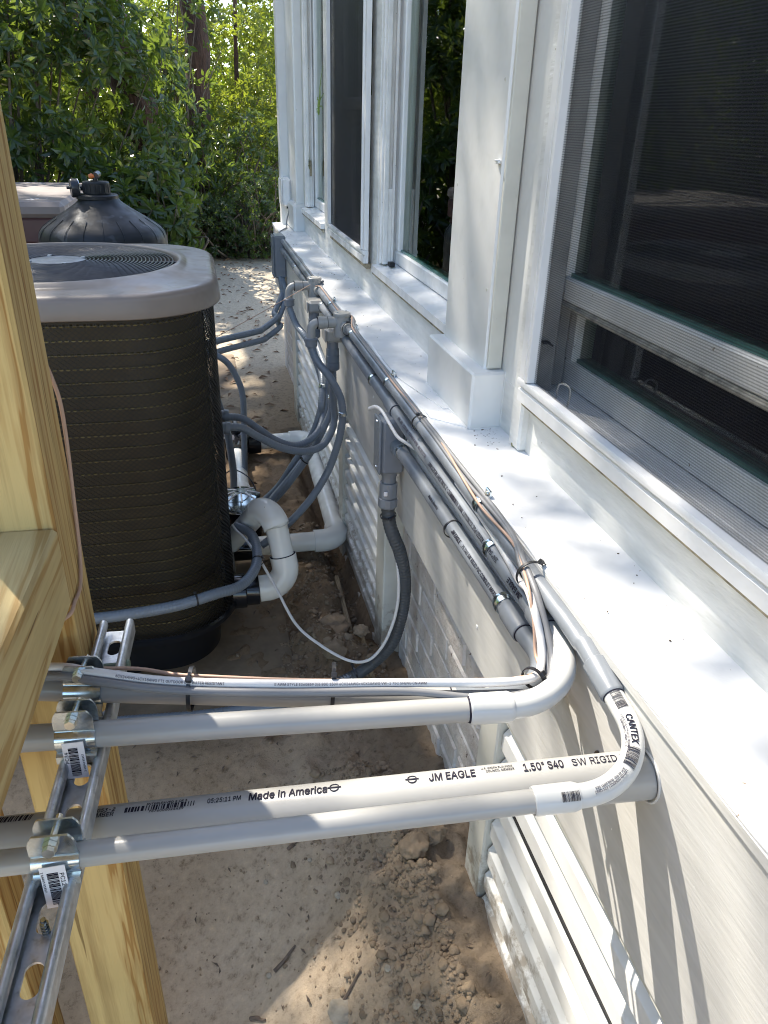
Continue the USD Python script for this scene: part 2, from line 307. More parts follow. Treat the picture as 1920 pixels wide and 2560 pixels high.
M['brickw'] = pbr('whitewashed_brick', (.60, .57, .54), .95, var2=(.48, .43, .395), vscale=22, bump=1.0, bscale=48, bdist=.006, specks=(.16, .12, .10), speck_scale=45, speck_at=.66)
M['mortar'] = pbr('pale_mortar', (.54, .515, .485), .95, var=.25, vscale=20, bump=.8, bscale=60, bdist=.005)
M['clay'] = pbr('sandy_clod', (.25, .185, .12), .95, var=.35, vscale=14, bump=.8, bscale=90, bdist=.004)
M['stone'] = pbr('pale_stone', (.36, .31, .235), .9, var=.35, vscale=30, bump=.5, bscale=120, bdist=.002)
M['twig'] = pbr('dry_twig', (.13, .095, .07), .9, var=.4, vscale=40)
M['deadleaf'] = pbr('dead_leaf', (.20, .12, .07), .8, var=.4, vscale=40)
M['straw'] = pbr('dry_grass', (.36, .34, .17), .8, var=.4, vscale=50)
M['bark'] = pbr('brown_bark', (.050, .024, .013), .95, var=.5, vscale=6, stretch=(3, 3, .6), bump=1.0, bscale=12, bdist=.03)
M['stem'] = pbr('shrub_stem', (.10, .075, .05), .9, var=.3, vscale=20)
M['lizard'] = pbr('lizard_skin', (.22, .34, .08), .5, var=.3, vscale=120)
M['lizard_brown'] = pbr('brown_lizard_skin', (.20, .19, .09), .5, var=.4, vscale=120)
M['concrete'] = pbr('dusty_pad', (.20, .148, .096), .95, var=.3, vscale=9, bump=.5, bscale=70, bdist=.003)
M['roof'] = pbr('grey_shingle', (.16, .155, .15), .9, var=.3, vscale=12)
M['wood_post'] = wood('post_lumber', 'z', (-.235, .90, 0), (.57, .41, .17), (.35, .19, .055), ring=17, stain=.75)
M['wood_beam'] = wood('beam_lumber', 'y', (-.225, 0, .79), (.57, .44, .215), (.41, .265, .10), ring=15, stain=.3)
M['wood_old'] = wood('buried_lumber', 'y', (.3, 0, -.1), (.36, .29, .19), (.22, .16, .10), ring=40, stain=.5)
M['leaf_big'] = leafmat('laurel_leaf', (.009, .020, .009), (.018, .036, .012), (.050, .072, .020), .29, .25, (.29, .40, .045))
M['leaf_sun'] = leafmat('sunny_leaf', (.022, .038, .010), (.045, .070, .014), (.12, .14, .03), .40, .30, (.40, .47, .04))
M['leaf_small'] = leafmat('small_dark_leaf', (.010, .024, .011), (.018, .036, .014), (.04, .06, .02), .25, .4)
M['leaf_crown'] = leafmat('crown_fill_leaf', (.05, .075, .02), (.08, .105, .03), (.13, .15, .04), .52, .4, (.62, .60, .22))  # brighter, more translucent copy so the unseen crown gives warm fill light
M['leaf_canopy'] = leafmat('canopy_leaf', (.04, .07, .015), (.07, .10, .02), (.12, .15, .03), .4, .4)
# glass, insect screen
M['glass'] = mat('window_glass', {'f': ('fresnel', {'IOR': 1.55}), 't': ('transparent_bsdf', {'color': (.80, .88, .84)}), 'g': ('glossy_bsdf', {'roughness': 0.004, 'color': (.95, 1, .97)}), 'm': ('mix_closure', {})},
                 [('f.fac', 'm.fac'), ('t.BSDF', 'm.closure1'), ('g.BSDF', 'm.closure2')], 'm.closure')
def screenmat(name, dens):
    n = {'geo': ('geometry', {}), 'm': ('mapping', {'scale': (1, 1, 1)}), 'wy': ('wave_texture', {'bands_direction': 'y', 'scale': 260.0}), 'wz': ('wave_texture', {'bands_direction': 'z', 'scale': 105.0}),
         'mx': ('math', {'math_type': 'maximum'}), 'mr': ('map_range', {'from_min': .35, 'from_max': 1.0, 'to_min': dens - .14, 'to_max': dens + .14}),
         't': ('transparent_bsdf', {}), 'd': ('principled_bsdf', {'base_color': (.007, .007, .009), 'roughness': .5, 'specular_ior_level': .2}), 'c': ('mix_closure', {})}
    return mat(name, n, [('geo.position', 'wy.vector'), ('geo.position', 'wz.vector'), ('wy.fac', 'mx.value1'), ('wz.fac', 'mx.value2'), ('mx.value', 'mr.value'), ('mr.result', 'c.fac'), ('t.BSDF', 'c.closure1'), ('d.BSDF', 'c.closure2')], 'c.closure')
M['screen'] = screenmat('insect_screen', .22)
M['dark_screen'] = screenmat('dense_insect_screen', .60)
M['clear'] = mat('clear_cover', {'f': ('fresnel', {'IOR': 1.3}), 't': ('transparent_bsdf', {'color': (.75, .8, .8)}), 'g': ('glossy_bsdf', {'roughness': .15}), 'm': ('mix_closure', {})},
                 [('f.fac', 'm.fac'), ('t.BSDF', 'm.closure1'), ('g.BSDF', 'm.closure2')], 'm.closure')
# soil: grey-tan sand with darker damp crumbs
M['soil'] = mat('sandy_soil', {
    'geo': ('geometry', {}), 'sx': ('separate_xyz', {}),
    'n1': ('noise_texture', {'scale': 2.2, 'detail': 6.0, 'roughness': .6}), 'r1': ('rgb_ramp', {'ramp': [(.3, (.33, .25, .168)), (.5, (.465, .362, .255)), (.7, (.545, .44, .322))]}),
    'n2': ('noise_texture', {'scale': 55.0, 'detail': 6.0, 'roughness': .75}), 'r2': ('rgb_ramp', {'ramp': [(.3, (.45, .43, .40)), (.46, (.9, .9, .9)), (.6, (1, 1, 1)), (.75, (1.25, 1.2, 1.1))]}),
    'mu': ('mix_color', {'blend_type': 'multiply', 'fac': 1.0}),
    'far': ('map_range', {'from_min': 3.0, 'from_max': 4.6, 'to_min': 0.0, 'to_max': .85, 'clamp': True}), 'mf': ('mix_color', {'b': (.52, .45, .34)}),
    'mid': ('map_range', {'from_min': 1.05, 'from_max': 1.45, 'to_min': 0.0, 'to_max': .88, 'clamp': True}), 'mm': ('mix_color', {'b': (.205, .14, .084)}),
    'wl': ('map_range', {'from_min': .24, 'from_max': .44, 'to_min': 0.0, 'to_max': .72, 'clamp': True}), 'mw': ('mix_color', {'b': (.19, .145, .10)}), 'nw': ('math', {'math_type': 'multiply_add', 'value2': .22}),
    'nb': ('noise_texture', {'scale': 70.0, 'detail': 8.0, 'roughness': .75}), 'bp': ('bump', {'strength': .9, 'distance': .006}),
    'p': ('principled_bsdf', {'roughness': .95, 'specular_ior_level': .15})},
    [('geo.position', 'n1.vector'), ('geo.position', 'n2.vector'), ('geo.position', 'nb.vector'), ('geo.position', 'sx.vector'), ('n1.fac', 'r1.fac'), ('n2.fac', 'r2.fac'),
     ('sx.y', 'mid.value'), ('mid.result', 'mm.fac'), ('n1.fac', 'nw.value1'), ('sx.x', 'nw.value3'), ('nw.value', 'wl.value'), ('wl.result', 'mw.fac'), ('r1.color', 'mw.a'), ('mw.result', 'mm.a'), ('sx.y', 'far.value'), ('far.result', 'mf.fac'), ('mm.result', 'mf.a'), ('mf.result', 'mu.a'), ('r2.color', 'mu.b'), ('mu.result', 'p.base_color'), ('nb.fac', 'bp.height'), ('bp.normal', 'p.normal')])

# ------------------------------------------------------------------ ground
rng = np.random.default_rng(7)
def axis(segs):
    out = []
    for a, b, s in segs: out += list(np.arange(a, b - s * .3, s))
    return np.array(out + [segs[-1][1]])
gx = axis([(-60, -12, 4), (-12, -3, .5), (-3, -.8, .08), (-.8, .62, .009), (.62, 1.4, .06), (1.4, 3, .3), (3, 60, 4)])
gy = axis([(-40, -4, 4), (-4, -.2, .3), (-.2, .35, .05), (.35, 2.7, .009), (2.7, 5, .025), (5, 9, .06), (9, 14, .3), (14, 80, 5)])
GX, GY = np.meshgrid(gx, gy, indexing='ij')
def ground_z(X, Y):
    p = np.stack([X, Y, np.zeros_like(X)], -1)
    big = (fbm(p * 1.6, 3, 3) - .5) * .05
    mid = (fbm(p * 9, 4, 5) - .5) * .03
    rgh = np.clip(fbm(p * 28, 4, 9) - .5, -.2, .5)
    near = np.exp(-((Y - 1.9) / .9) ** 2) * np.clip((X + .1) / .3, 0, 1)            # disturbed digging by the vents
    wall = np.exp(-((X - .30) / .13) ** 2) * ((Y < 1.25) & (Y > -.2)) * 1.0
    z = -1.25 + big + mid * (.25 + .9 * near + .5 * wall) + rgh * .055 * (.16 + 1.3 * near + .7 * wall)
    z += .050 * near * (noise(p * 6.5, 21) - .40) + .022 * near * (fbm(p * 17, 3, 33) - .5)
    z += .035 * np.exp(-(((X - .27) / .09) ** 2 + ((Y - 1.62) / .16) ** 2)) + .03 * np.exp(-(((X - .26) / .08) ** 2 + ((Y - 1.9) / .12) ** 2))
    z += .05 * wall * (noise(p * 7, 31) + .3) * np.clip((1.25 - Y) / .2, 0, 1)
    s_ = lambda t_: np.clip(t_, 0, 1) ** 2 * (3 - 2 * np.clip(t_, 0, 1))
    z -= .21 * s_((.33 - X) / .48) * s_((1.32 - Y) / .45) * s_((Y + 3) / 2) * s_((X + 3) / 2)   # the passage drops towards the steps
    z -= .10 * np.exp(-((X - .36) / .035) ** 2) * ((Y > 1.6) & (Y < 3.2))            # trench under the vents
    return z
GZ = ground_z(GX, GY)
nx, ny = GX.shape
idx = np.arange(nx * ny).reshape(nx, ny)
qa, qb, qc, qd = idx[:-1, :-1].ravel(), idx[1:, :-1].ravel(), idx[1:, 1:].ravel(), idx[:-1, 1:].ravel()
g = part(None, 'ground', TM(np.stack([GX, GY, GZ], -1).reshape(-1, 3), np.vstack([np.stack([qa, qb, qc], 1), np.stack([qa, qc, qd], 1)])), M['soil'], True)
meta(g, 'bare sandy soil between the house and the pool equipment', 'ground', None, 'structure')
from scipy.interpolate import RegularGridInterpolator
GZI = RegularGridInterpolator((gx, gy), GZ)
def gz(x, y): return float(GZI((x, y)))

def lump(r, seed, flat=.7, sub=2, rough=.45):
    m = trimesh.creation.icosphere(subdivisions=sub, radius=1.0); v = m.vertices
    d = 1 + rough * (fbm(v * 1.7 + seed * 3.1, 3, seed) - .5) * 2
    v = v * d[:, None] * [1, .8 + .4 * ((seed * 37) % 10) / 10, flat]
    m.vertices = v * r; return rotz(m, (seed * 77) % 360)
# ------------------------------------------------------------------ house
XF, ZS, ZB = .389, -.502, -.787           # fascia face, seam under the ledge, fascia bottom
Y0, Y1 = -.9, 4.18                        # near end (behind the camera's view) and far corner
house = thing('house', 'white house wall with windows, ledge, grey board and louvred vents beside the sandy passage', 'house', (.5, 1.5, -1.25))
part(house, 'fascia_board', bx(XF, .43, Y0, Y1, ZB, ZS + .004, .003), M['fascia'])
part(house, 'bottom_bead', bx(XF + .004, XF + .03, Y0, .80, ZB - .012, ZB - .001, .002), M['cream'])
# ledge: a lumpy coated sheet with a rounded nosing
prof = [(.507, -.4825), (.49, -.4836), (.47, -.4842), (.45, -.4846), (.43, -.485), (.41, -.485), (.397, -.4852), (.390, -.4855), (.3868, -.4866), (.3858, -.4885), (.3862, -.4905), (.392, -.4912)]
ys = np.arange(Y0, Y1 + .03, .012); V = []
for y in ys:
    for (x, z) in prof: V.append((x, y, z))
V = np.array(V); q = V.copy()
top = (V[:, 2] > -.487)
amp = np.where(V[:, 1] > 1.6, .0065, .0022)
V[:, 2] += top * np.where(V[:, 0] < .5, 1, .4) * amp * (fbm(q * [6, 9, 0] + 5, 3, 4) - .5) * 2
V[:, 0] += ~top * .0012 * (noise(q * [0, 30, 0], 8) - .5) * 2
k = len(prof); F = []
for i in range(len(ys) - 1):
    for j in range(k - 1):
        a = i * k + j; F += [(a, a + 1, a + k + 1), (a, a + k + 1, a + k)]
ledge = TM(V, F); ledge.invert()
if ledge.face_normals[:, 2].mean() < 0: ledge.invert()
part(house, 'ledge', ledge, M['ledge'], 40)
part(house, 'nosing_board', bx(.3856, .44, Y0, Y1 + .01, -.5035, -.4908, .0012), M['fascia'])
part(house, 'wall_panel', [bx(.502, .56, Y0, 4.2, -.62, -.392, .002)], M['rough_white'])
part(house, 'corner_wall', [bx(.43, 3.6, Y1 - .06, Y1 + .02, -1.3, 1.2), bx(.44, .56, Y0, Y1 - .06, -.62, -.53)], M['white'])
part(house, 'wall_header', bx(.502, .66, Y0, 4.2, .98, 1.36, .003), M['white'])
part(house, 'roof', [bx(.22, 3.8, Y0 - .2, 4.5, 1.36, 1.40), bx(.18, .22, Y0 - .2, 4.5, 1.30, 1.42), TM([(.2, Y0 - .2, 1.42), (.2, 4.5, 1.42), (3.8, 4.5, 2.3), (3.8, Y0 - .2, 2.3)], [(0, 2, 1), (0, 3, 2)])], M['roof'], False)
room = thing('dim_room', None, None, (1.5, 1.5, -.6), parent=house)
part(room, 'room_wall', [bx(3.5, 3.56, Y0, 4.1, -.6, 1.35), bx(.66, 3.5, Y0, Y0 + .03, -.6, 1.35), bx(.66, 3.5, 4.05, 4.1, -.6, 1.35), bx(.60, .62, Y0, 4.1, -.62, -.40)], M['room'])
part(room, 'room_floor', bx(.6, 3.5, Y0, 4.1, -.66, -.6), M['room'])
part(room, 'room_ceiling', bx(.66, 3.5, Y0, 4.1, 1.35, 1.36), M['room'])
# wall strips between the windows
def strip(y0, y1, x=.502, b=.006): return bx(x, .61, y0, y1, -.40, .98, b)
part(house, 'wall_strip', strip(2.215, 2.335), M['rough_white'])
part(house, 'wall_strip', strip(2.92, 3.19), M['rough_white'])
part(house, 'wall_strip', strip(1.116, 1.50, .5025), M['white'])
part(house, 'casing_board', bx(.488, .5235, 1.074, 1.1155, -.482, .98, .004), M['rough_white'])
part(house, 'wall_strip', strip(Y0, -.28), M['rough_white'])
# pilaster beside the near window, with its plinth
pil = thing('pilaster', None, None, (.47, 1.33, -.485), parent=house)
part(pil, 'shaft', bx(.4715, .53, 1.214, 1.452, -.39, .99, .004), M['white'])
part(pil, 'side_strip', bx(.4745, .50, 1.206, 1.2145, -.379, .98, .001), M['cream'])
part(pil, 'plinth', bx(.4425, .52, 1.190, 1.464, -.492, -.382, .004), M['white'])
# corner post and its base
cp = thing('corner_post', None, None, (.49, 4.0, -.485), parent=house)
part(cp, 'shaft', bx(.470, .60, 3.83, 4.155, -.40, .99, .006), M['white'])
part(cp, 'jamb_board', bx(.505, .58, 3.785, 3.83, -.40, .98, .004), M['cream'])
part(cp, 'plinth', bx(.452, .58, 3.80, 4.165, -.492, -.36, .012), M['white'])
# windows
def sash(win, x, y0, y1, z0, z1, st, rb, rt, name='sash', m='oldvinyl', seal=True):
    """Four rails, a teal edge seal and a pane."""
    w = M[m]
    part(win, 'sash_rail', bx(x, x + .03, y0, y1, z0, z0 + rb, .003), w)
    part(win, 'sash_rail', bx(x, x + .03, y0, y1, z1 - rt, z1, .003), w)
    part(win, 'sash_stile', bx(x, x + .03, y0, y0 + st, z0 + rb, z1 - rt, .003), w)
    part(win, 'sash_stile', bx(x, x + .03, y1 - st, y1, z0 + rb, z1 - rt, .003), w)
    if seal:
        part(win, 'glass_seal', [bx(x + .008, x + .022, y0 + st, y1 - st, z0 + rb, z0 + rb + .006)], M['seal'])
    part(win, 'glass_pane', bx(x + .013, x + .017, y0 + st - .002, y1 - st + .002, z0 + rb - .002, z1 - rt + .002), M['glass'], False)
def frame_profile(x): return [(x, 0), (x, .018), (x + .003, .020), (x + .003, .024), (x - .003, .027), (x - .004, .032), (x - .002, .036), (x + .012, .037), (x + .014, .034), (x + .014, 0)]
def screen_frame(win, x, y0, y1, z0, z1, w=.036, cloth='screen'):
    """Moulded white screen frame with mitred look and cloth."""
    pf = frame_profile(x)
    part(win, 'frame_rail', prism([(a, z0 + b) for a, b in pf], y0, y1), M['vinyl'], 40)
    part(win, 'frame_rail', bx(x, x + .014, y0, y1, z1 - w, z1, .003), M['vinyl'])
    for s, yy in ((1, y0), (-1, y1)):
        poly = Polygon([(a, yy + s * b) for a, b in pf])
        part(win, 'frame_stile', vprism(poly, z0 + .0375, z1 - w - .0005), M['vinyl'], 40)
    part(win, 'screen_cloth', bx(x + .0085, x + .0095, y0 + w - .003, y1 - w + .003, z0 + w - .003, z1 - w + .003), M[cloth], False)
# near window (half in the picture): screen outside, two sashes inside
w1 = thing('window', None, None, (.5, .4, -.39), parent=house, )
part(w1, 'window_sill', [bx(.492, .524, -.28, 1.0735, -.392, -.371, .003), bx(.5242, .60, -.28, 1.112, -.392, -.3705, .002)], M['oldvinyl'])
part(w1, 'sill_caulk', bx(.484, .5015, -.28, 1.072, -.3995, -.3885, .002), M['dirt_line'])
part(w1, 'window_jamb', [bx(.494, .5235, 1.052, 1.0735, -.371, .98, .002), bx(.5242, .61, 1.088, 1.114, -.3705, .98, .002), bx(.5265, .553, 1.076, 1.0878, -.3705, -.245, .002)], M['jamb'])
part(w1, 'window_head', bx(.494, .61, -.28, 1.05, .95, .98, .002), M['oldvinyl'])
sash(w1, .556, -.22, 1.087, -.369, -.205, .028, .040, .02)
sash(w1, .526, -.22, 1.087, -.232, .94, .030, .034, .03)
part(w1, 'weather_pile', bx(.524, .556, -.22, 1.086, -.242, -.2325, .004), M['pile'])
screen_frame(w1, .4765, -.24, 1.0725, -.389, .965)
part(w1, 'screen_latch', tube(spline([(.500, .985, -.366), (.498, .975, -.335), (.500, .945, -.333), (.503, .952, -.366)], 6), .0016, 8), M['galv'])
part(w1, 'wire_clip', [bx(.496, .507, 1.040, 1.0518, -.293, -.290), tube([(.502, 1.040, -.291), (.506, 1.030, -.293)], .0014, 8)], M['dark'])
part(w1, 'sun_curtain', bx(.66, .672, .80, 1.10, -.6, .95), M['greencurtain'])
# second window, open glass side
w2 = thing('window', None, None, (.5, 1.86, -.39), parent=house)
part(w2, 'window_sill', prism([(.487, -.392), (.487, -.373), (.55, -.364), (.60, -.364), (.60, -.392)], 1.47, 2.222), M['vinyl'])
part(w2, 'sill_caulk', bx(.492, .5015, 1.47, 2.24, -.402, -.3925, .002), M['dirt_line'])
part(w2, 'window_jamb', [bx(.503, .60, 2.19, 2.2145, -.364, .98, .002), bx(.508, .520, 2.172, 2.19, -.364, .98, .001), bx(.532, .540, 2.178, 2.19, -.364, .98, .001), bx(.5205, .5315, 2.176, 2.19, -.364, -.165, .001)], M['oldvinyl'])
sash(w2, .545, 1.40, 2.176, -.362, .95, .034, .036, .03, m='vinyl')
part(w2, 'sash_lock', [bx(.517, .533, 2.125, 2.15, -.364, -.352, .002)], M['dark'])
# third window behind a dark screen
w3 = thing('window', None, None, (.5, 2.62, -.39), parent=house)
part(w3, 'sill_caulk', bx(.486, .5015, 2.30, 2.955, -.398, -.3815, .002), M['dirt_line'])
part(w3, 'window_sill', bx(.494, .60, 2.335, 2.92, -.392, -.371, .003), M['oldvinyl'])
sash(w3, .556, 2.345, 2.915, -.37, .06, .03, .036, .03, seal=False)
sash(w3, .526, 2.345, 2.915, .03, .95, .03, .034, .03, seal=False)
screen_frame(w3, .4765, 2.287, 2.962, -.380, .965, cloth='dark_screen')
cv = []
for i, y in enumerate(np.linspace(2.3, 2.95, 60)): cv.append((.66 + .02 * math.sin(i * 1.1), y))
cl = Polygon(cv + [(a + .006, b) for a, b in cv[::-1]])
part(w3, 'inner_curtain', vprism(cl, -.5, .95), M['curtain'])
# fourth window by the corner
w4 = thing('window', None, None, (.5, 3.48, -.39), parent=house)
part(w4, 'window_sill', prism([(.487, -.394), (.487, -.375), (.55, -.366), (.60, -.366), (.60, -.394)], 3.185, 3.79), M['vinyl'])
part(w4, 'sill_caulk', bx(.492, .5015, 3.18, 3.80, -.404, -.3945, .002), M['dirt_line'])
part(w4, 'window_jamb', [bx(.505, .60, 3.755, 3.784, -.366, .98, .002), bx(.510, .522, 3.735, 3.755, -.366, .98, .001), bx(.534, .542, 3.742, 3.755, -.366, .98, .001), bx(.5225, .5335, 3.74, 3.755, -.366, -.235, .001)], M['oldvinyl'])
sash(w4, .545, 3.12, 3.742, -.364, .95, .034, .036, .03, m='vinyl')
part(w4, 'weather_stain', bx(.5235, .5325, 3.7385, 3.7398, -.234, -.17), M['dirt_line'], False)
# louvred vents and brick piers under the fascia
def vent(y0, y1, z0=-.795, z1=-1.30, pitch=.052, gap=None):
    k = pitch / .041
    v = thing('louvre_vent', None, None, (.41, (y0 + y1) / 2, z1), parent=house)
    z = z0; i = 0
    while z > z1 + .02:
        part(v, 'slat', prism([(.428, z), (.418, z), (.3945, z - .028), (.3935, z - .030), (.393, z - .059), (.396, z - .0615), (.428, z - .0605)] if gap else [(.428, z), (.400, z - .017 * k), (.394, z - .018 * k), (.3925, z - .020 * k), (.3925, z - .0345 * k), (.397, z - .0355 * k), (.399, z - .034 * k), (.428, z - .0105 * k)], y0, y1), M['slat'], 30)
        z -= pitch + (.007 if i == gap else 0); i += 1
    part(v, 'back_screen', bx(.429, .434, y0, y1, z1, z0 + .008), M['dark'], False)
    return v
vent(Y0, .795, pitch=.0625, gap=2); vent(1.645, 2.125); vent(2.205, 3.295)
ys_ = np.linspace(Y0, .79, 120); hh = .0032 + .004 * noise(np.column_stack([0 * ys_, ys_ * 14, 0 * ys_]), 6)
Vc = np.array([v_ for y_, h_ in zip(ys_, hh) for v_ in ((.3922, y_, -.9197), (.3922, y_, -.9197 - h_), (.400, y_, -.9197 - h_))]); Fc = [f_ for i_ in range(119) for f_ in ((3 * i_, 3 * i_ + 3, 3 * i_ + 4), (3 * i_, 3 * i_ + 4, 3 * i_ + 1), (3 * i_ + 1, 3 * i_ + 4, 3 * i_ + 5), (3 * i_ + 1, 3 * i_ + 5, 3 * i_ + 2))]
part(house, 'crack_shade_strip', TM(Vc, Fc), M['dark'], False)  # thin dark strip set proud of the slats, standing for shade in a crack
def trim(y0, y1, x=.386, z1=-1.30): part(house, 'trim_post', bx(x, .438, y0, y1, z1, ZB - .0015, .003), M['cream'])
trim(.80, .868); trim(1.553, 1.64); trim(2.13, 2.2); trim(3.3, 3.42)
def pier(y0, y1, seed):
    p = thing('brick_pier', None, None, (.45, (y0 + y1) / 2, -1.3), parent=house)
    part(p, 'mortar', bx(.4335, .50, y0, y1, -1.35, ZB - .002), M['mortar'])
    rg = random.Random(seed); z = -1.33; r = 0
    while z < ZB - .02:
        y = y0 - (.1 if r % 2 else 0)
        while y < y1:
            a, b = max(y0 + .001, y), min(y1 - .001, y + .192)
            if b - a > .025:
                m = bx(.4305 + rg.uniform(-.002, .0015), .47, a, b, z, min(z + .058, ZB - .004), .005)
                part(p, 'brick', m, M['brickw'])
            y += .203
        z += .067; r += 1
pier(.872, 1.548, 3); pier(3.425, 4.11, 5)
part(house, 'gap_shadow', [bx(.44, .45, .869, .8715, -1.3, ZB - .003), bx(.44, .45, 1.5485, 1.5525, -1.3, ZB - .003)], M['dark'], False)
# ------------------------------------------------------------------ timber steps at the left
st = thing('timber_steps', 'yellow treated lumber steps frame standing at the left edge beside the heat pump', 'steps', (-.21, .79, -1.25))
def lumber(name, x0, x1, y0, y1, z0, z1, m, deg=0, c=(0, 0, 0)):
    b = bx(x0, x1, y0, y1, z0, z1, .0035)
    part(st, name, rotz(b, deg, c) if deg else b, M[m], 25)
lumber('post', -.2545, -.1655, .735, .849, -1.60, .62, 'wood_post')
lumber('post', -.412, -.3225, .735, .825, -1.60, -.474, 'wood_post')
lumber('beam', -.2545, -.1635, -.35, .733, -.472, -.379, 'wood_beam', -3, (-.1635, .733, 0))
lumber('tread_board', -.95, -.2560, .60, .733, -.418, -.380, 'wood_beam', -3, (-.1635, .733, 0))
lumber('tread_board', -.95, -.2560, .45, .592, -.418, -.380, 'wood_beam', -3, (-.1635, .733, 0))

# ------------------------------------------------------------------ strut channel
SZ = -.566
ang = math.degrees(math.atan2(.0225, .40))           # drifts right going away
strut = thing('strut_channel', 'galvanized slotted steel strut channel bolted to the timber post under the conduits', 'strut channel', (-.15, .5, SZ - .041))
sa, sb = np.array([-.186, .16, SZ]), np.array([-.1415, .832, SZ])      # centre line (x measured at middle)
sd_ = unit(sb - sa); sn = np.array([sd_[1], -sd_[0], 0]); L = np.linalg.norm(sb - sa)
sa = sa + sn * .004; sb = sb + sn * .004
def sl(m): return onto(m, sa, sn, sd_, [0, 0, 1])    # local x across, y along, z up
W = .0206
def lip(s):
    arc = [(W - .0048 + .0048 * math.cos(a_), -.0048 + .0048 * math.sin(a_)) for a_ in np.linspace(0, math.pi, 12)]
    return Polygon([(s * a_, b_) for a_, b_ in [(W, -.0206)] + arc + [(W - .0096, -.0085), (W - .0074, -.0085), (W - .0074, -.0042), (W - .0026, -.0042), (W - .0026, -.0206)]])
for s in (-1, 1):
    part(strut, 'side_rail', sl(prism(lip(s).buffer(0), 0, L)), M['galv'], 30)
web = sbox(-W + .003, 0, W - .003, L)
y = .02
while y < L - .02:
    web = web.difference(sbox(-.0072, y, .0072, y + .014).buffer(.0001).union(Point(0, y).buffer(.0072)).union(Point(0, y + .014).buffer(.0072))); y += .051
web = web.difference(Point(0, L - .088).buffer(.0036))
part(strut, 'web', sl(vprism(web, -.0205, -.0180)), M['galv'], 30)
for yy in (.045, L - .075):
    part(strut, 'green_rod', sl(cat(cyl((-W - .001, yy, -.0135), (W + .004, yy, -.0135), .0033), cyl((W + .0005, yy, -.0135), (W + .0035, yy, -.0135), .006, 12))), M['greenrod'])
for yy in (L * .33,):
    part(strut, 'wood_screw', sl(cat(cyl((.002, yy + .047, -.030), (.002, yy + .047, -.002), .0022, 10), *[cyl((.002, yy + .047, -.029 + i * .0035), (.002, yy + .047, -.0275 + i * .0035), .0034, 10) for i in range(7)])), M['zinc'])

# ------------------------------------------------------------------ conduits
def pixrun(name, P, r, label, cat_, mat_='pvc', n=20):
    t = thing(name, label, cat_, P[len(P) // 2]); part(t, 'pipe', tube(P, r, n), M[mat_], 60); return t
R12, R34, R112 = .01067, .01334, .02413
CAMV = lambda p: unit(-np.asarray(p, float))
# top conduit: far box -> along the fascia -> bend -> strut
C1 = np.array([.379, .425, -.536]); A1 = np.array([.379, .60, -.506]); B1 = np.array([-.106, .472, -.555])
d1 = unit(B1 - C1); L1 = C1 + d1 * 1.1
path1 = fillet([(.3765, 3.60, -.497), (.3765, 2.62, -.499), (.3765, 1.2, -.5005), A1, C1, L1], [.5, .8, .8, .072])
T1 = thing('top_conduit', 'grey conduit nearest the ledge, ending in the white printed bend closest to the camera', 'conduit', (.37, .6, -.5))
i_end = int(np.argmin(np.linalg.norm(path1 - A1, axis=1)))
el1 = fillet([A1 + (A1 - C1) * 0 + (C1 - A1) * .34, C1, C1 + d1 * .096], [.074], 24)
part(T1, 'pipe', tube(np.vstack([path1[:int(np.argmin(np.abs(path1[:, 1] - .60) + (path1[:, 0] < .37) * 9))], A1, el1[0]]), R12, 20), M['pvc'], 60)
bend = part(T1, 'bend', tube(el1, R12 + .0003, 24), M['fitting'], 60)
part(T1, 'pipe', tube([el1[-1], L1], R12, 20), M['pvc_lit_pale'], 60)
a, b = el1[0] + unit(el1[0] - el1[1]) * .034, el1[0] + unit(el1[1] - el1[0]) * .012
part(T1, 'coupling', sleeve(a, b, [(0, R12 + .0015), (.03, R12 + .0028), (.94, R12 + .0028), (1, R12 + .0015)]), M['pvc'], 35)
part(T1, 'glue_ring', sleeve(b, b + (b - a) * .02, [(0, R12 + .001), (1, R12 + .001)]), M['ink'], 35)
a, b = el1[-1] - d1 * .012, el1[-1] + d1 * .030
part(T1, 'coupling', sleeve(a, b, [(0, R12 + .0012), (.1, R12 + .0025), (.94, R12 + .0025), (1, R12 + .0018)]), M['fitting'], 35)
pp = Pipe(np.vstack([el1, el1[-1] + d1 * .05]), R12 + .0005, (-.35, -.45, .8))
s0 = pp.d[0]
t1 = [pp.bars(.021, .011, .013, .001, 3), pp.bars(.024, .012, .082, .0005, 4)]
part(bend, 'barcode', cat(*t1), M['ink'], False)
part(bend, 'maker_print', [pp.text('CANTEX', .0062, .043, .001, True)], M['ink'], False)
def mumble(pipe, s, w, h, dy, rows, seed):
    rg = random.Random(seed); out = []
    for r in range(rows):
        t = ''.join(rg.choice('ABEHKMRSXZ0123456789 /') for _ in range(int(w / (h * .62))))
        out.append(pipe.text(t, h, s, dy + (rows / 2 - r) * h * 1.35))
    return cat(*out)
part(bend, 'small_print', [pp.text('LL90 1/2 SCH 40 RIGID NONMETALLIC', .0021, .040, -.0045), pp.text('CONFORMS TO NEMA TC-3', .0021, .044, -.0072), pp.text('LISTED CONDUIT FITTING', .0022, .110, .0015), pp.text('SCH 40 90C  SUNLIGHT RES', .0020, .110, -.0015)], M['inkgrey'], False)
# coupling sticker
q = Pipe([el1[-1] - d1 * .014, el1[-1] + d1 * .032], R12 + .0031, (-.05, -.5, .86))
part(T1, 'coupling_barcode', q.bars(.017, .0085, .004, .002, 9), M['ink'], False)

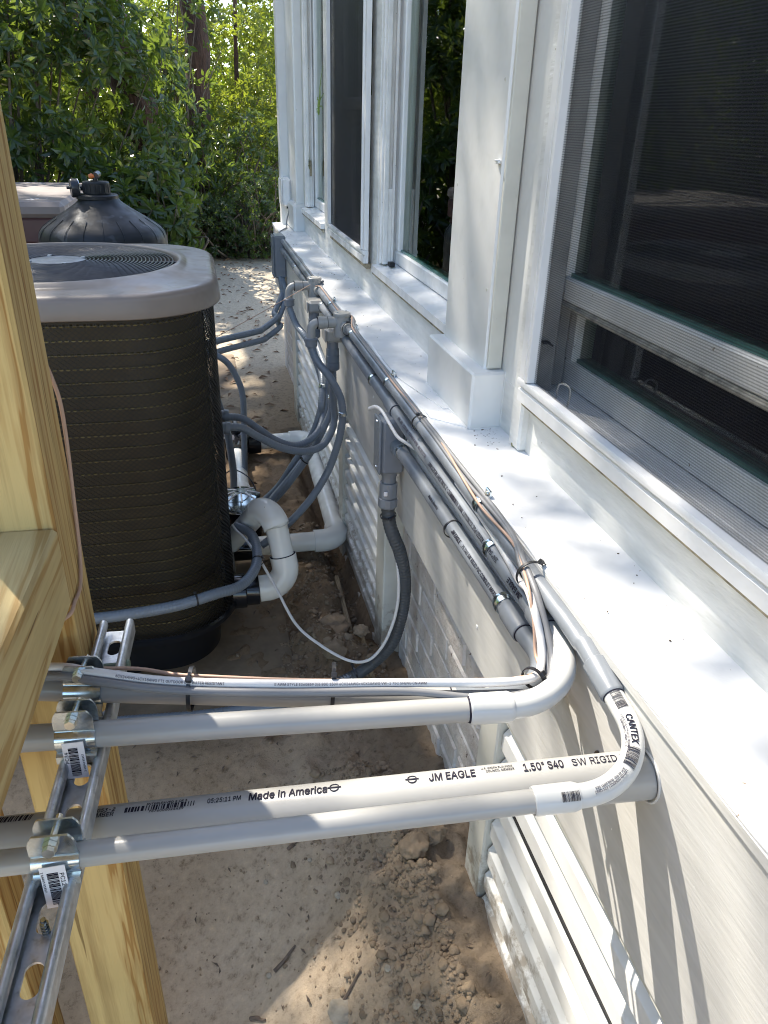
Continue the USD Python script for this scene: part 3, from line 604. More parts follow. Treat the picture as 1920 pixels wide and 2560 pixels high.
# middle conduit
C2 = np.array([.3755, .556, -.548]); A2 = np.array([.3745, .68, -.5385]); B2 = np.array([-.115, .612, -.5525])
d2 = unit(B2 - C2); L2 = C2 + d2 * 1.1
T2 = thing('middle_conduit', 'grey conduit between the other two on the board, turning in a plain whitish bend', 'conduit', (.37, .8, -.53))
el2 = fillet([A2, C2, C2 + d2 * .102], [.082], 24)
part(T2, 'pipe', tube(fillet([(.3745, 3.60, -.533), (.3745, 1.3, -.537), A2], [.8]), R34, 20), M['pvc'], 60)
part(T2, 'bend', tube(el2, R34 + .0002, 24), M['fitting'], 60)
part(T2, 'pipe', tube([el2[-1], L2], R34, 22), M['pvc_lit_pale'], 60)
e = unit(A2 - np.array([.3745, 1.3, -.537]))
part(T2, 'bell_end', sleeve(A2 - e * .036, A2 + e * .006, [(0, R34), (.12, R34 + .0027), (.96, R34 + .0027), (1, R34 + .0015)]), M['pvc'], 35)
part(T2, 'glue_ring', sleeve(A2 + e * .006, A2 + e * .0075, [(0, R34 + .001), (1, R34 + .001)]), M['ink'], 35)
part(T2, 'coupling', sleeve(el2[-1] - d2 * .012, el2[-1] + d2 * .035, [(0, R34 + .001), (.1, R34 + .0032), (.94, R34 + .0032), (1, R34 + .002)]), M['fitting'], 35)
part(T2, 'glue_ring', sleeve(el2[-1] + d2 * .035, el2[-1] + d2 * .0368, [(0, R34 + .0014), (1, R34 + .0006)]), M['ink'], 35)
# lower conduit
C3 = np.array([.377, .590, -.580]); A3 = np.array([.3745, .738, -.590]); B3 = np.array([-.121, .677, -.5525])
d3 = unit(B3 - C3); L3 = C3 + d3 * 1.1
T3 = thing('lower_conduit', 'lowest grey conduit on the board, from the junction box to the rear clamp', 'conduit', (.37, .9, -.6))
el3 = fillet([A3, C3, C3 + d3 * .14], [.095], 24)
part(T3, 'pipe', tube([(.3745, 1.43, -.604), A3], R34, 20), M['pvc'], 60)
part(T3, 'bend', tube(np.vstack([el3]), R34, 24), M['pvc'], 60)
part(T3, 'pipe', tube([el3[-1], L3], R34, 22), M['pvc_lit_pale'], 60)
e = np.array([0, -1, 0.0])
part(T3, 'bell_end', sleeve(A3 - e * .058, A3 + e * .002, [(0, R34), (.2, R34 + .0030), (.96, R34 + .0030), (1, R34 + .0015)]), M['pvc'], 35)
part(T3, 'glue_ring', [sleeve(A3 + e * .002, A3 + e * .0035, [(0, R34 + .001), (1, R34 + .001)]), sleeve(C3 + d3 * .145, C3 + d3 * .1465, [(0, R34 + .0004), (1, R34 + .0004)])], M['ink'], 35)
# pressure pipe from the wall
JA, JB = np.array([-.125, .558, -.628]), np.array([.392, .467, -.567]); dj = unit(JB - JA)
TJ = thing('pressure_pipe', 'thick grey plastic pipe with black print passing under the strut into the grey board', 'pipe', (.1, .5, -.63))
part(TJ, 'pipe', tube([JA - dj * .6, JB], R112, 32), M['pvc_lit_pale'], 60)
part(TJ, 'wall_caulk', [tube(JB + np.array([[-.004, r_ * math.cos(t), r_ * math.sin(t)] for t in np.linspace(0, 2 * math.pi, 40) for r_ in (R112 + .0025,)]), .0014, 8, False)], M['fascia'])
qj = Pipe([JA - dj * .6, JB], R112, (0, -.12, .99))
def at_x(p, x): return p.d[np.argmin(np.abs(p.P[:, 0] - x))]
jp = [(-.139, '053-2', .0046, .007, .018), (-.142, 'UMBER', .0048, .0012, .022), (-.092, 'INTERLEAVED 2 OF 5', .0030, .009, .040), (-.088, '7876000024429', .0022, -.0005, .034), (-.034, '05:25:11 PM', .0056, .0045, .033),
      (.006, 'Made in America', .0088, .0045, .0775), (.179, 'JM EAGLE', .0092, .0050, .046), (.232, 'U.S. GREEN BUILDING', .0026, .0095, .031), (.236, 'COUNCIL MEMBER', .0030, .005, .028), (.271, '1.50" S40', .0098, .005, .040), (.317, 'SW RIGID PVC', .0088, .005, .066)]
for x, t, h, dy, w_ in jp: part(TJ, 'pipe_print', qj.text(t, h, at_x(qj, x), dy, h > .0085 and 'SW' not in t, width=w_), M['ink'], False)
part(TJ, 'barcode', qj.bars(.067, .0062, at_x(qj, -.112), .004, 12), M['ink'], False)
part(TJ, 'barcode', qj.bars(.060, .009, at_x(qj, -.262), .009, 13), M['ink'], False)
for x in (.0905, .1645):                                                 # ringed maker's mark
    ring = Point(0, 0).buffer(.0048, 24).difference(Point(0, 0).buffer(.0039, 24)).difference(sbox(-.0068, -.0014, .0068, .0014)).union(sbox(-.0066, -.0007, .0066, .0007)); mk = []
    for gm in getattr(ring, 'geoms', [ring]):
        m = trimesh.creation.extrude_polygon(gm, .0003, engine='earcut'); v = m.vertices.copy(); v[:, 1] += .005; mk.append(TM(qj.put(v, at_x(qj, x)), m.faces))
    part(TJ, 'maker_mark', cat(*mk), M['ink'], False)
# print on the wall conduits
q2 = Pipe(np.array([(.3745, .722, -.5375), (.3745, 1.3, -.537), (.3745, 1.7, -.536)]), R34, (-.75, 0, .66))
for a_ in (('JM EAGLE', .0068, .012, .004, True), ('3/4" S40', .0062, .100, .002), ('SW RIGID PVC CONDUIT MAX 90C WIRE', .0064, .140, .002), ('NEMA TC-2 SUNLIGHT RESISTANT', .0064, .285, .002)): part(T2, 'pipe_print', q2.text(*a_), M['ink'], False)
part(T2, 'faded_print', q2.text('05:21:02 PM   Made in America  JM EAGLE  3/4" S40', .0058, .46, .001), M['inkgrey'], False)
q3 = Pipe(np.array([(.3745, 1.40, -.603), (.3745, .745, -.590)]), R34, (-.72, 0, .70))
for a_ in (('JM EAGLE', .0062, .385, -.001, True), ('.75 S40 SW RIGID PVC CONDUIT MAXIMUM WIRE', .0056, .435, -.001), ('A TC-2 SUNLIGHT RESIST', .0054, .604, -.001), ('Made in America', .0050, .25, -.001)): part(T3, 'pipe_print', q3.text(*a_), M['ink'], False)

# ------------------------------------------------------------------ strut clamps with bolts and price labels
def strut_clamp(ctr, d, r, label, tag=None):
    ctr = np.asarray(ctr, float); d = unit(d)
    t = thing('pipe_clamp', label, 'pipe clamp', ctr, 'pipe clamps on the strut')
    ex = unit([d[0], d[1], 0]); ey = np.array([-ex[1], ex[0], 0])          # along the pipe; across it (away from the camera +)
    w = .0192                                                             # half width along the pipe
    loc = lambda m: onto(m, ctr, ex, ey, [0, 0, 1])
    th = .0021; z0 = SZ - ctr[2]
    for s in (-1, 1):
        # half strap: up from the strut, round the pipe, then an ear standing up
        pts = [(s * (r + .0045), z0 - .006), (s * (r + .0045), z0 + .002)]
        for a_ in np.linspace(math.radians(-38), math.radians(58), 14): pts.append((s * (r + th / 2 + .0003) * math.cos(a_), (r + th / 2 + .0003) * math.sin(a_)))
        up = (r + .004) * math.sin(math.radians(58))
        ear0 = (s * .0085, r + .004)
        line = np.array(pts + [ear0])
        ms = []
        n_ = np.gradient(line, axis=0); n_ /= np.linalg.norm(n_, axis=1)[:, None]; nn = np.stack([-n_[:, 1], n_[:, 0]], 1)
        poly = Polygon(np.vstack([line + nn * th / 2, (line - nn * th / 2)[::-1]])).buffer(0)
        m = trimesh.creation.extrude_polygon(poly, 2 * w, engine='earcut'); v = m.vertices.copy(); m.vertices = np.stack([v[:, 2] - w, v[:, 0], v[:, 1]], 1); ms.append(m)
        ear = sbox(-w, 0, w, .010).union(Point(0, .0085).buffer(w, 24).intersection(sbox(-w, .0085, w, .04))).intersection(sbox(-w, 0, w, .0215))
        m = trimesh.creation.extrude_polygon(ear, th, engine='earcut'); v = m.vertices.copy(); m.vertices = np.stack([v[:, 0], s * .0085 + v[:, 2] - th / 2, r + .003 + v[:, 1]], 1); ms.append(m)
        for m in ms: trimesh.repair.fix_normals(m)
        part(t, 'strap_half', [loc(m) for m in ms], M['zinc'], 30)
    zb = r + .003 + .0125
    hexa = lambda y0, y1, rad: cyl((0, y0, zb), (0, y1, zb), rad, 6)
    part(t, 'bolt', [loc(cyl((0, -.014, zb), (0, .020, zb), .0027, 14)), loc(hexa(-.0185, -.0145, .0053))], M['bolt'], 30)
    part(t, 'nut', [loc(hexa(-.0143, -.0098, .0062))], M['bolt'], 30)
    if tag:
        # paper price tag stuck on the near strap half, hanging below it
        yy = -(r + .0036); lab = sbox(-.0098, -.030, .0108, .0075)
        m = trimesh.creation.extrude_polygon(lab, .0004, engine='earcut'); v = m.vertices.copy()
        tilt = math.radians(tag[1]); c, s_ = math.cos(tilt), math.sin(tilt)
        def setl(v): 
            x = v[:, 0] * c - v[:, 1] * s_; y = v[:, 0] * s_ + v[:, 1] * c
            return np.stack([x - .001, yy - .003 - v[:, 2] - (y * -.25), y], 1)
        pl = part(t, 'price_label', loc(TM(setl(v), m.faces)), M['label'], False)
        mm = []
        rg = random.Random(len(tag[0]) * 7); y_ = -.027
        while y_ < .002:
            b = rg.choice((1, 1, 2, 3)) * .00038; m = bx(-.0045, .0045, y_, y_ + b, .0005, .0007); mm.append(TM(setl(np.array(m.vertices)), m.faces)); y_ += b + rg.choice((1, 1, 2)) * .00038
        part(pl, 'barcode', loc(cat(*mm)), M['ink'], False)
        side = tag[2]
        tx = text_mesh(tag[0], .0034, .0002); tv = np.array(tx.vertices)
        if side > 0: rv = np.stack([tv[:, 1] + .0058, .001 - tv[:, 0], tv[:, 2] + .0005], 1)
        else: rv = np.stack([-tv[:, 1] - .0052, tv[:, 0] - .014, tv[:, 2] + .0005], 1)
        part(pl, 'part_number', loc(TM(setl(rv), tx.faces)), M['ink'], False)
        tx = text_mesh('2 66843 81857', .0018, .0002); tv = np.array(tx.vertices)
        if side > 0: rv = np.stack([tv[:, 1] - .0088, .004 - tv[:, 0], tv[:, 2] + .0005], 1)
        else: rv = np.stack([-tv[:, 1] + .0092, tv[:, 0] - .024, tv[:, 2] + .0005], 1)
        part(pl, 'digits', loc(TM(setl(rv), tx.faces)), M['ink'], False)
def on_strut(C, d):
    """Where a conduit crosses the strut's centre line."""
    s = ((-.155) - C[0]) / d[0]; return C + d * s
strut_clamp(on_strut(C1, d1), -d1, R12, 'zinc pipe clamp with a PC12 price label, nearest the camera', ('PC12', 5, 1))
strut_clamp(on_strut(C2, d2), -d2, R34, 'zinc pipe clamp with a PC34 price label, second from the camera', ('PC34', 4, -1))
strut_clamp(on_strut(C3, d3), -d3, R34, 'zinc pipe clamp without a label, farthest of those on the strut')

# ------------------------------------------------------------------ wall straps
def wall_strap(ctr, r, label, tab=1):
    ctr = np.asarray(ctr, float)
    t = thing('conduit_strap', label, 'strap', ctr, 'metal straps on the wall conduits')
    th = np.linspace(math.radians(75), math.radians(285), 26); prof = [(r + .0004, -.008), (r + .0012, -.008), (r + .0014, -.004), (r + .0024, -.002), (r + .0024, .002), (r + .0014, .004), (r + .0012, .008), (r + .0004, .008)]
    V = np.array([(ctr[0] + a * math.cos(q_), ctr[1] + y_, ctr[2] + a * math.sin(q_)) for q_ in th for a, y_ in prof]); k = len(prof); F = []
    for i in range(len(th) - 1):
        for j in range(k):
            a_, b_ = i * k + j, i * k + (j + 1) % k; F += [(a_, b_, b_ + k), (a_, b_ + k, a_ + k)]
    m = TM(V, F); trimesh.repair.fix_normals(m)
    part(t, 'band', m, M['zinc'], 40)
    z = ctr[2] + tab * (r + .0012)
    part(t, 'tab', [bx(.384, .3885, ctr[1] - .009, ctr[1] + .009, min(z, z + tab * .014), max(z, z + tab * .014), .001)], M['zinc'])
    part(t, 'screw', [sleeve((.3845, ctr[1], z + tab * .007), (.381, ctr[1], z + tab * .007), [(0, .0042), (.6, .0038), (1, .002)], 14)], M['bolt'])
wall_strap((.3745, .865, -.537), R34, 'zinc strap on the middle conduit between printed words, nearest of its conduit')
wall_strap((.3745, .808, -.5915), R34, 'zinc strap on the lower conduit just before its belled end')
wall_strap((.3765, .932, -.5003), R12, 'zinc strap on the top conduit crossed by the tan wire')
wall_strap((.3745, 1.385, -.6035), R34, 'zinc strap on the lower conduit beside the junction box')
wall_strap((.3745, 1.655, -.536), R34, 'zinc strap on the middle conduit in line with the near vent', -1)
wall_strap((.3765, 1.52, -.5), R12, 'zinc strap on the top conduit in line with the pilaster far edge')
wall_strap((.3765, 1.93, -.5), R12, 'zinc strap on the top conduit just before the near round junction box')
wall_strap((.3765, 2.27, -.499), R12, 'zinc strap on the top conduit between the two round junction boxes')
wall_strap((.3745, 2.42, -.535), R34, 'zinc strap on the middle conduit under the far round junction box', -1)
wall_strap((.3745, 3.1, -.534), R34, 'zinc strap on the middle conduit near the far corner', -1)
# couplings along the far runs
for y in (1.47,):
    part(T2, 'coupling', sleeve((.3745, y + .03, -.537), (.3745, y - .03, -.537), [(0, R34 + .001), (.06, R34 + .0022), (1, R34 + .0022)]), M['pvc'], 35)
    part(T2, 'glue_ring', sleeve((.3745, y - .030, -.537), (.3745, y - .032, -.537), [(0, R34 + .001), (1, R34 + .0008)]), M['ink'], 35)
# ------------------------------------------------------------------ junction boxes on the board
def cover_box(x0, x1, y0, y1, z0, z1, name, label, outlet=True, r=R34):
    t = thing(name, label, 'junction box', ((x0 + x1) / 2, (y0 + y1) / 2, z0))
    part(t, 'body', bx(x0 + .006, x1, y0, y1, z0, z1, .006), M['pvc'])
    part(t, 'cover', bx(x0, x0 + .0055, y0 + .001, y1 - .001, z0 + .001, z1 - .001, .002), M['pvc_dark'])
    for z in (z0 + .010, z1 - .010):
        part(t, 'cover_screw', sleeve((x0 + .0005, (y0 + y1) / 2, z), (x0 - .0015, (y0 + y1) / 2, z), [(0, .0035), (1, .0028)], 12), M['zinc'])
    return t
jb = cover_box(.3335, .3888, 1.412, 1.468, -.668, -.545, 'pull_box', 'tall grey conduit box with a flat screwed cover over the black hose')
part(jb, 'hub', sleeve((.372, 1.43, -.604), (.3735, 1.385, -.604), [(0, .017), (1, .0172)]), M['pvc_dark'], 35)
part(jb, 'neck', sleeve((.362, 1.436, -.666), (.361, 1.434, -.705), [(0, .0185), (.3, .0175), (.32, .0155), (1, .0155)]), M['pvc'], 35)
part(jb, 'connector', sleeve((.361, 1.434, -.694), (.360, 1.431, -.728), [(0, .019), (.05, .0195), (1, .0195)]), M['pvc'], 35)
part(jb, 'gland_nut', sleeve((.360, 1.431, -.7285), (.359, 1.430, -.752), [(0, .0195), (.06, .0215), (.8, .0215), (1, .019)], 12), M['pvc'], 25)
part(jb, 'sticker', bx(.3455, .3535, 1.4085, 1.412, -.716, -.706, .001), M['label'], False)
def round_box(y, label):
    c = (.3655, y)
    t = thing('round_junction_box', label, 'junction box', (.3655, y, -.525), 'round junction boxes on the top conduit')
    part(t, 'body', lathe([(.0205, -.530), (.0225, -.527), (.0225, -.474), (.0235, -.473), (.0235, -.470)], c, 28), M['pvc_lit_pale'], 35)
    part(t, 'cover', lathe([(.0235, -.4695), (.0235, -.4655), (.0215, -.464), (.004, -.4635)], c, 28), M['pvc_lit_pale'], 30)
    for a_ in (.6, 3.7): part(t, 'cover_screw', lathe([(.0026, -.464), (.0026, -.4622), (.001, -.4618)], (c[0] + .016 * math.cos(a_), y + .016 * math.sin(a_)), 10), M['zinc'])
    for s in (-1, 1): part(t, 'hub', sleeve((.3715, y + s * .018, -.4995), (.374, y + s * .045, -.5), [(0, .0155), (.9, .0155), (1, .014)]), M['pvc_lit_pale'], 35)
    part(t, 'side_hub', sleeve((.350, y, -.491), (.326, y, -.491), [(0, .0150), (1, .0150)]), M['pvc_lit_pale'], 35)
    part(t, 'adapter', sleeve((.3255, y, -.491), (.299, y, -.491), [(0, .0158), (.45, .0158), (.47, .0168), (1, .0168)]), M['pvc_lit_pale'], 35)
    P = fillet([(.300, y, -.491), (.2805, y, -.491), (.2805, y, -.545)], [.019], 12)
    part(t, 'elbow', tube(P, .0118, 18), M['pvc_lit_pale'], 60)
    for x_ in (.3262, .3125, .2990): part(t, 'joint_ring', sleeve((x_, y, -.491), (x_ - .0012, y, -.491), [(0, .0168 if x_ < .31 else .0162), (1, .0168 if x_ < .31 else .0162)], 18), M['ink'], 30)
    part(t, 'gland_nut', sleeve((.2805, y, -.531), (.2805, y, -.556), [(0, .0165), (.12, .0185), (.18, .0165), (.9, .0165), (1, .014)], 18), M['pvc'], 30)
    return t
round_box(2.033, 'round grey capped junction box with a side elbow, nearer of two on the top conduit')
round_box(2.543, 'round grey capped junction box with a side elbow, farther of two on the top conduit')
def drop_body(y, label):
    t = thing('drop_body', label, 'conduit body', (.352, y, -.7), 'drop fittings below the middle conduit')
    part(t, 'body', bx(.330, .386, y - .022, y + .045, -.560, -.520, .008), M['pvc_lit_pale'])
    part(t, 'cover', bx(.3255, .3298, y - .020, y + .043, -.558, -.522, .002), M['pvc_lit_pale'])
    part(t, 'neck', sleeve((.350, y, -.558), (.350, y, -.582), [(0, .0165), (1, .0165)]), M['pvc'], 35)
    part(t, 'connector', sleeve((.350, y, -.580), (.350, y, -.618), [(0, .0185), (.5, .0185), (.52, .0195), (1, .0195)]), M['pvc_dark'], 35)
    part(t, 'gland_nut', sleeve((.350, y, -.6185), (.350, y, -.642), [(0, .019), (.1, .0205), (.85, .0205), (1, .017)], 14), M['pvc_dark'], 30)
    return t
drop_body(2.095, 'grey drop fitting under the near round junction box'); drop_body(2.46, 'grey drop fitting between the two round junction boxes')
fb = cover_box(.330, .3885, 3.60, 3.70, -.66, -.475, 'far_junction_box', 'grey junction box on the board at the far corner of the house')

# ------------------------------------------------------------------ hoses
def corrugated(P, r, n=12, pitch=.008):
    P = spline(P, 10); d = np.r_[0, np.cumsum(np.linalg.norm(np.diff(P, axis=0), axis=1))]
    k = max(20, int(d[-1] / (pitch / 3))); q_ = np.linspace(0, d[-1], k); P = np.stack([np.interp(q_, d, P[:, i]) for i in range(3)], 1)
    return tube(P, r * (1 + .045 * np.sin(2 * np.pi * q_ / pitch)), n)
def hose(name, P, r, label, m='hose', group=None):
    return single(name, corrugated(P, r), M[m], label, 'hose', group)
hose('flexible_hose', [(.281, 2.03, -.555), (.292, 2.02, -.589), (.327, 2.0, -.636), (.355, 2.0, -.692), (.362, 2.0, -.735), (.360, 2.0, -.775), (.348, 2.0, -.835), (.318, 2.0, -.92), (.265, 1.98, -.993), (.190, 1.95, -1.057), (.11, 1.93, -1.11)], .0108, 'grey flexible hose in a long S from the near elbow to the white bend')
hose('flexible_hose', [(.280, 2.54, -.561), (.284, 2.53, -.575), (.297, 2.5, -.609), (.318, 2.45, -.634), (.335, 2.42, -.674), (.358, 2.39, -.747), (.366, 2.36, -.811), (.350, 2.3, -.87), (.29, 2.2, -.935), (.235, 2.16, -.99), (.15, 2.14, -1.08)], .0108, 'grey flexible hose leaving the farther elbow behind the first one')
hose('flexible_hose', [(.350, 2.46, -.64), (.350, 2.40, -.68), (.345, 2.26, -.718), (.332, 2.2, -.776), (.327, 2.2, -.808), (.301, 2.2, -.881), (.24, 2.2, -.975), (.194, 2.2, -1.045), (.150, 2.2, -1.09), (.08, 2.2, -1.15)], .0105, 'grey flexible hose slanting down left to the ground, left one of the close pair')
hose('flexible_hose', [(.350, 2.095, -.64), (.352, 2.10, -.69), (.355, 2.14, -.753), (.352, 2.15, -.793), (.326, 2.15, -.851), (.293, 2.15, -.914), (.241, 2.15, -.989), (.18, 2.15, -1.065), (.10, 2.15, -1.14)], .0105, 'grey flexible hose slanting down left to the ground, right one of the close pair')
hose('flexible_hose', [(.030, 2.1, -.770), (.083, 2.1, -.777), (.131, 2.1, -.813), (.18, 2.1, -.852), (.231, 2.1, -.872), (.276, 2.12, -.87), (.316, 2.15, -.847), (.342, 2.2, -.806), (.353, 2.22, -.76), (.356, 2.24, -.70), (.352, 2.44, -.65)], .0108, 'grey flexible hose looping from the upper port of the heat pump to the board')
hose('flexible_hose', [(.030, 2.0, -.764), (.077, 2.0, -.768), (.123, 2.0, -.798), (.189, 2.02, -.844), (.259, 2.05, -.872), (.318, 2.1, -.878), (.350, 2.12, -.841), (.361, 2.13, -.800), (.356, 2.12, -.746), (.351, 2.10, -.66)], .0108, 'grey flexible hose looping from the lower port of the heat pump to the board')
far = [(.365, 3.62, -.50), (.352, 3.67, -.515), (.347, 3.68, -.56), (.352, 3.66, -.62), (.361, 3.6, -.667), (.363, 3.58, -.726), (.317, 3.5, -.795), (.317, 3.4, -.794), (.246, 3.3, -.817), (.209, 3.2, -.803), (.047, 3.0, -.784), (-.06, 2.8, -.76)]
hose('flexible_hose', far, .013, 'grey flexible hose arching over at the far box and going behind the heat pump')
hose('flexible_hose', [(a + .012, b - .02, c - .022 - .012 * (i > 5)) for i, (a, b, c) in enumerate(far) if i > 2], .012, 'grey flexible hose below the arching one, going behind the heat pump')
hose('flexible_hose', [(-.02, 2.62, -.71), (.041, 2.6, -.735), (.075, 2.6, -.769), (.101, 2.6, -.827), (.111, 2.6, -.872), (.112, 2.6, -.93), (.105, 2.6, -1.1), (.10, 2.6, -1.24)], .011, 'grey flexible hose dropping to the ground right behind the heat pump')
ach = [(-.50, 1.46, -.975), (-.357, 1.46, -.983), (-.275, 1.46, -.985), (-.19, 1.46, -.982), (-.104, 1.47, -.979), (-.024, 1.50, -.979), (.033, 1.55, -.996), (.072, 1.62, -.998), (.085, 1.70, -.994), (.076, 1.78, -.984), (.040, 1.83, -.985)]
hose('flexible_hose', ach, .0125, 'blue grey flexible hose wrapped low around the front of the heat pump')
bh = [(.359, 1.430, -.748), (.363, 1.42, -.79), (.372, 1.412, -.82), (.387, 1.41, -.86), (.399, 1.41, -.92), (.401, 1.41, -.985), (.393, 1.41, -1.05), (.375, 1.412, -1.115), (.340, 1.43, -1.175), (.29, 1.43, -1.212), (.2, 1.40, -1.222), (.1, 1.376, -1.222), (-.08, 1.372, -1.222), (-.25, 1.39, -1.225), (-.4, 1.40, -1.23)]
hose('black_hose', bh[:11], .0150, 'thick black flexible hose dropping from the covered conduit body to the ground', 'blackhose')
hose('flexible_hose', bh[9:], .0130, 'blue grey flexible hose lying on the ground behind the crossing conduits', 'hose')

# ------------------------------------------------------------------ cables
def cable(name, P, r, m, label, n=10):
    return single(name, tube(spline(P, 8), r, n), M[m], label, 'cable', None, None, 60)
up = 0.0185
wc = [(-.60, .735, -.500), (-.30, .700, -.520), (-.185, .687, -.519), (-.142, .672, -.520), (-.068, .652, -.5275), (.047, .628, -.5305), (.172, .606, -.531), (.245, .594, -.533), (.295, .592, -.538), (.328, .603, -.545), (.347, .630, -.545), (.353, .652, -.530), (.352, .674, -.508), (.352, .70, -.497), (.358, .74, -.492), (.372, .80, -.4865), (.380, .90, -.4875), (.380, 1.1, -.488), (.380, 1.4, -.487), (.380, 1.9, -.487)]
wcab = cable('white_cable', wc[:13] + [(.356, .705, -.500), (.362, .745, -.512), (.371, .80, -.5188), (.377, .90, -.5188), (.379, 1.05, -.5185)], .0048, 'wcable', 'white cable with tiny print lying over the crossing conduits')
def off(P, dx, dy, dz): return [(a + dx, b + dy, c + dz) for a, b, c in P]
cable('grey_cable', off(wc[:7], 0, -.009, -.004) + [(.245, .578, -.540), (.297, .578, -.545), (.335, .592, -.550), (.357, .622, -.546), (.362, .650, -.528), (.361, .678, -.505), (.362, .705, -.493), (.368, .75, -.489), (.3815, .85, -.4875), (.382, 1.1, -.488), (.3815, 1.45, -.488), (.382, 1.9, -.486), (.394, 2.03, -.478), (.383, 2.12, -.487), (.382, 2.5, -.487), (.394, 2.545, -.478), (.382, 2.62, -.487), (.381, 3.5, -.487)], .0042, 'gcable', 'grey cable under the white one, running on along the top conduit')
cable('grey_cable', off(wc[1:9], .0, -.004, -.011) + [(.330, .590, -.556), (.350, .618, -.552), (.357, .652, -.533), (.356, .68, -.507), (.357, .71, -.495), (.363, .75, -.4905), (.377, .83, -.4875), (.374, 1.0, -.4895), (.376, 1.2, -.4885), (.376, 1.5, -.4880), (.376, 1.94, -.4875)], .0032, 'gcable', 'thin dark grey cable squeezed between the white cable and the rear conduit')
cable('tan_wire', [(-.50, .69, -.53), (-.16, .70, -.537), (-.05, .67, -.5375), (.05, .645, -.539), (.16, .62, -.5385), (.25, .606, -.540), (.30, .604, -.545), (.338, .618, -.551), (.346, .645, -.547), (.349, .665, -.519), (.351, .69, -.494), (.360, .730, -.490), (.3715, .80, -.4875), (.366, .90, -.4885), (.370, 1.0, -.4875), (.377, 1.1, -.4865), (.381, 1.175, -.4875), (.379, 1.3, -.4870), (.375, 1.47, -.4865), (.379, 1.7, -.4865), (.3765, 1.93, -.4855), (.391, 2.03, -.474), (.3775, 2.12, -.486), (.378, 2.48, -.486), (.36, 2.49, -.483)], .0021, 'tan', 'thin tan wire snaking along the top conduit', 8)
cable('tan_wire', [(-.172, .856, -.235), (-.166, .8525, -.258), (-.1615, .850, -.285), (-.161, .845, -.33), (-.162, .83, -.40), (-.1625, .815, -.455), (-.1625, .785, -.482), (-.163, .745, -.478), (-.164, .715, -.474), (-.18, .70, -.476)], .0022, 'tan', 'tan wire running down the side of the timber post', 8)
cable('tan_wire', [(.345, 2.50, -.480), (.19, 2.40, -.536), (.037, 2.30, -.587), (-.08, 2.24, -.625)], .0012, 'tan', 'taut thin tan wire crossing the passage to the heat pump', 6)
cable('white_cable', [(.030, 1.82, -.975), (.038, 1.8, -.98), (.061, 1.75, -.985), (.09, 1.68, -1.007), (.123, 1.62, -1.058), (.163, 1.55, -1.125), (.216, 1.5, -1.160), (.277, 1.45, -1.178), (.318, 1.415, -1.158), (.350, 1.402, -1.112), (.372, 1.398, -1.05), (.384, 1.40, -.985), (.384, 1.405, -.92), (.376, 1.415, -.85)], .0036, 'wcable', 'white cable sagging from the heat pump to the black hose')
cable('white_cable', [(.330, 1.50, -.548), (.338, 1.475, -.536), (.345, 1.445, -.536), (.352, 1.41, -.549), (.362, 1.375, -.566), (.374, 1.35, -.570), (.383, 1.32, -.570)], .0036, 'wcable', 'white cable curling over the top of the tall conduit body')
# print on the white cable
qw = Pipe(spline(wc[2:9], 8), .0048, (0, -.75, .66))
part(wcab, 'cable_print', [qw.text('6CX24AWG+4CX18AWG FT1 OUTDOOR USE WATER RESISTANT', .0026, .07, -.0006), qw.text('E AWM STYLE E360859 2/6 80C 150V 6CX24AWG+4CX18AWG VW-1 75C SHENG CN AWM', .0026, .235, -.0006)], M['inkgrey'], False)

# ------------------------------------------------------------------ cable ties
def tie(P0, t_, r, label, hd=0.0, ry=None, w=.0021, tail=.018):
    """A band about an axis t_ at P0 (elliptic when ry is given), with its lock and cut tail."""
    P0 = np.asarray(P0, float); t_ = unit(t_); a_ = np.array([0, 0, 1.0]) - t_ * t_[2]; a_ /= np.linalg.norm(a_); b_ = np.cross(t_, a_); ry = ry or r
    th = np.linspace(0, 2 * np.pi, 33); V = []; F = []
    for q_ in th[:-1]:
        for rr_, w_ in ((0, -w), (.0013, -w), (.0013, w), (0, w)): V.append(P0 + a_ * (r + rr_) * math.cos(q_) + b_ * (ry + rr_) * math.sin(q_) + t_ * w_)
    for i in range(32):
        for j in range(4):
            A, B = i * 4 + j, i * 4 + (j + 1) % 4; C, D = ((i + 1) % 32) * 4 + (j + 1) % 4, ((i + 1) % 32) * 4 + j; F += [(A, B, C), (A, C, D)]
    t = thing('cable_tie', label, 'cable tie', P0); m = TM(np.array(V), F); trimesh.repair.fix_normals(m)
    part(t, 'band', m, M['blackp'], 40)
    n_ = a_ * math.cos(hd) + b_ * math.sin(hd); s_ = -a_ * math.sin(hd) + b_ * math.cos(hd); rad = math.hypot(r * math.cos(hd), ry * math.sin(hd))
    hb = bx(-.0032, .0032, -.003, .003, 0, .0055, .0006)
    part(t, 'lock', onto(hb, P0 + n_ * (rad + .0005), t_, s_, n_) if True else None, M['blackp'])
    part(t, 'tail', onto(bx(-.0013, .0013, .002, .002 + tail * .35, .002, .0034, .0003), P0 + n_ * (rad + .0005), t_, s_, n_), M['blackp'])
    return t
tie((-.045, .657, -.546), d3, .0245, 'black cable tie round the rear conduit and cables, left one with its lock up', -.5, .020)
tie((.105, .635, -.547), d3, .0245, 'black cable tie round the rear conduit and cables, middle one with its lock up', -.5, .020)
tie((.325, .602, -.547), unit([.75, .55, 0]), .0125, 'black cable tie holding the cable bundle at the bend', .7, .013)
tie((.3755, 1.267, -.4965), (0, 1, 0), .0150, 'black cable tie round the top conduit opposite the pilaster plinth', -.3)
tie((.3745, 1.04, -.5985), (0, 1, 0), .0150, 'black cable tie round the lower conduit beside its maker print', 1.3)
